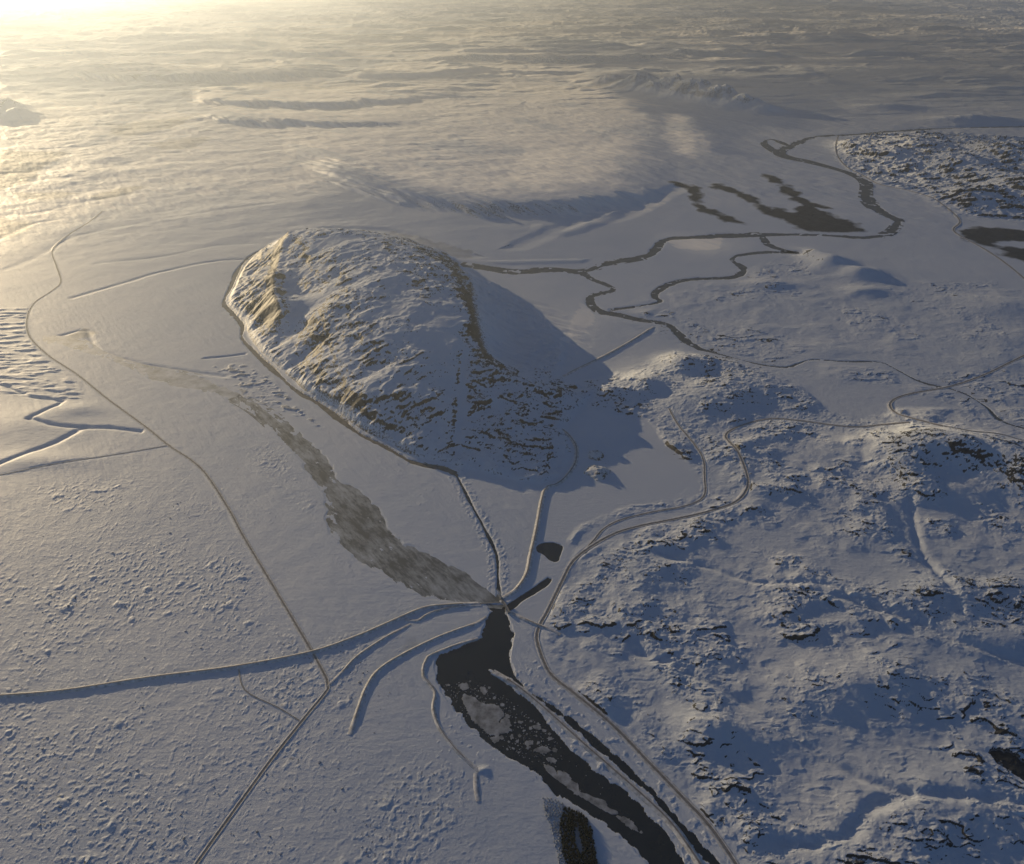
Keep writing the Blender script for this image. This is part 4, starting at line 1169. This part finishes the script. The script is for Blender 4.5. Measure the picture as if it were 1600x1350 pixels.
def deck_mask(pp, rag=500.0, wl=420.0, seed=0):
    n = fbm(lat, lat * .13, wl, 5, 950 + seed, .75) * 2.6
    n2 = fbm(lat, lon * .5, wl * 1.7, 4, 970 + seed)
    x = GXd + su[0] * rag * (n + n2); y = GYd + su[1] * rag * (n + n2)
    P = densify(gp(pp), 150, True); c = np.zeros(x.shape, bool)
    for i in range(len(P)):
        (x0, y0), (x1, y1) = P[i - 1], P[i]
        c ^= ((y0 > y) != (y1 > y)) & (x < (x1 - x0) * (y - y0) / (y1 - y0 + 1e-9) + x0)
    return c.astype(float)
def veil(pp, t, **k):
    global T
    m = deck_mask(pp, **k); T = T * (1 - m) + t * m
veil([(480, 345), (530, 300), (590, 285), (700, 300), (780, 315), (870, 312), (960, 305), (1010, 285), (1040, 290), (1080, 310), (1070, 350), (1000, 400), (880, 420), (760, 404), (640, 364), (540, 354)], .40, seed=1)
veil([(1000, 176), (955, 122), (1000, 92), (1120, 104), (1250, 78), (1400, 62), (1800, 56), (1800, 150), (1400, 150), (1300, 186), (1200, 196), (1110, 236), (1040, 226)], .14, rag=700, seed=2)
veil([(-300, 50), (125, 42), (134, 112), (250, 122), (430, 124), (500, 104), (640, 94), (560, 114), (330, 134), (312, 160), (220, 150), (100, 138), (-300, 130)], .50, rag=900, seed=3)
veil([(320, 140), (450, 125), (560, 108), (680, 84), (760, 72), (850, 78), (910, 110), (960, 150), (1000, 172), (992, 230), (985, 282), (930, 312), (860, 322), (780, 328), (700, 308), (590, 292), (540, 262), (500, 240), (400, 190), (330, 168)], 1.0, rag=450, wl=340, seed=4)
hat = fbm(lat, lon * .2, 170, 4, 998) ; hat2 = sstep(.10, .34, fbm(lat * .8, lon * .7, 900, 4, 999, .6))
Tw = np.clip(T - .9, 0, .1) * 10
T = T - Tw * np.clip(.05 - .6 * hat, 0, .4) - Tw * .3 * hat2 * (.6 + 1.2 * hat)
veil([(300, 180), (430, 205), (520, 250), (500, 300), (350, 330), (150, 330), (-200, 400), (-200, 150), (150, 170)], .98, rag=300, seed=5)
for k_, (pp, t) in enumerate([([(1038, 182), (1062, 178), (1078, 205), (1090, 240), (1062, 243), (1042, 215)], 1.0), ([(1084, 200), (1098, 205), (1112, 236), (1104, 238)], .9), ([(905, 470), (922, 478), (925, 500), (890, 535), (878, 530), (900, 495)], 1.0),
                 ([(1045, 372), (1125, 372), (1115, 390), (1060, 388)], .9), ([(1390, 650), (1470, 650), (1560, 690), (1520, 720), (1450, 720), (1400, 760), (1370, 720)], 1.0), ([(920, 590), (1060, 545), (1120, 570), (1080, 620), (980, 640)], .92),
                 ([(1340, 215), (1460, 210), (1500, 250), (1450, 290), (1360, 275)], .8), ([(130, 36), (262, 34), (480, 60), (480, 96), (430, 120), (210, 122), (132, 108)], 1.0)]):
    veil(pp, t, rag=120, wl=200, seed=10 + k_)
# streaks of uneven dimming over the far distance
stn = fbm(GXd * .18 + GYd * .03, GYd, 1900, 5, 991, .66)
T = np.clip(T + sstep(13000, 22000, GYd) * 2.6 * stn + .10 * fbm(GXd, GYd, 2600, 4, 993), .16, 1.0)
def blur1(a):
    a = (np.roll(a, 1, 0) + 2 * a + np.roll(a, -1, 0)) / 4
    return (np.roll(a, 1, 1) + 2 * a + np.roll(a, -1, 1)) / 4
T = blur1(T)
M_VEIL, _nt, _p = mat_new('veil_sheet')
_p.inputs['Base Color'].default_value = (.85, .85, .85, 1); _p.inputs['Roughness'].default_value = 1.0
_mx = _nt.nodes.new('ShaderNodeMixShader'); _tr = _nt.nodes.new('ShaderNodeBsdfTransparent'); _at = _nt.nodes.new('ShaderNodeAttribute'); _at.attribute_name = 'veil_opacity'
_nt.links.new(_at.outputs['Fac'], _mx.inputs[0]); _nt.links.new(_tr.outputs[0], _mx.inputs[1]); _nt.links.new(_p.outputs[0], _mx.inputs[2])
_nt.links.new(_mx.outputs[0], _nt.nodes['Material Output'].inputs['Surface'])
sh = su * (DECK_Z / math.tan(SUN_EL))
nr, nc = GXd.shape
th_ = (4 + 4 * np.clip(fbm(GXd, GYd, 1800, 3, 995), -.5, 1))      # thicker where it is denser
vs = np.concatenate([np.stack([GXd + sh[0], GYd + sh[1], np.full_like(GXd, DECK_Z)], -1).reshape(-1, 3), np.stack([GXd + sh[0], GYd + sh[1], DECK_Z + 4 + th_], -1).reshape(-1, 3)])
q = np.arange((nr - 1) * (nc - 1)); r_, c_ = q // (nc - 1), q % (nc - 1); v0 = r_ * nc + c_
f1 = np.stack([v0, v0 + nc, v0 + nc + 1, v0 + 1], -1); f2 = np.stack([v0, v0 + 1, v0 + nc + 1, v0 + nc], -1) + nr * nc
rim = np.r_[np.arange(nc - 1), np.arange(nr - 1) * nc + nc - 1, (nr - 1) * nc + np.arange(nc - 1, 0, -1), np.arange(nr - 1, 0, -1) * nc]
f3 = np.stack([rim, np.roll(rim, -1), np.roll(rim, -1) + nr * nc, rim + nr * nc], -1)
fq = np.concatenate([f1, f2, f3]).astype(np.int32)
me = bpy.data.meshes.new('shade_veil')
me.vertices.add(len(vs)); me.loops.add(len(fq) * 4); me.polygons.add(len(fq))
me.vertices.foreach_set('co', vs.astype(np.float32).ravel()); me.polygons.foreach_set('loop_start', np.arange(0, len(fq) * 4, 4, dtype=np.int32)); me.loops.foreach_set('vertex_index', fq.ravel())
me.update(calc_edges=True)
a_ = me.attributes.new('veil_opacity', 'FLOAT', 'POINT'); a_.data.foreach_set('value', np.tile((1 - np.sqrt(T)).ravel(), 2).astype(np.float32))
tag(link('shade_veil', me, M_VEIL), 'added unseen veil dimming the low sun over the plain', 'shade_veil', kind='stuff')

# ------------------------------------------------------------------ the winter air
me = bpy.data.meshes.new('haze'); bm = bmesh.new()
boxm(bm, -170000, 170000, -3000, 152000, float(Z.min()) - 8.0, 2140.0)
bm.to_mesh(me); bm.free()
M_AIR = bpy.data.materials.new('winter_air'); M_AIR.use_nodes = True
nt = M_AIR.node_tree; nt.nodes.remove(nt.nodes['Principled BSDF'])
pv = nt.nodes.new('ShaderNodeVolumePrincipled')
pv.inputs['Color'].default_value = (.74, .85, 1.0, 1)
pv.inputs['Density'].default_value = 1.6e-5
pv.inputs['Anisotropy'].default_value = .60
nt.links.new(pv.outputs[0], nt.nodes['Material Output'].inputs['Volume'])
M_AIR.cycles.homogeneous_volume = True
tag(link('haze', me, M_AIR), 'thin golden winter haze over the plain', 'haze', kind='stuff')
print('max z', Z.max(), 'verts', NR * NC)
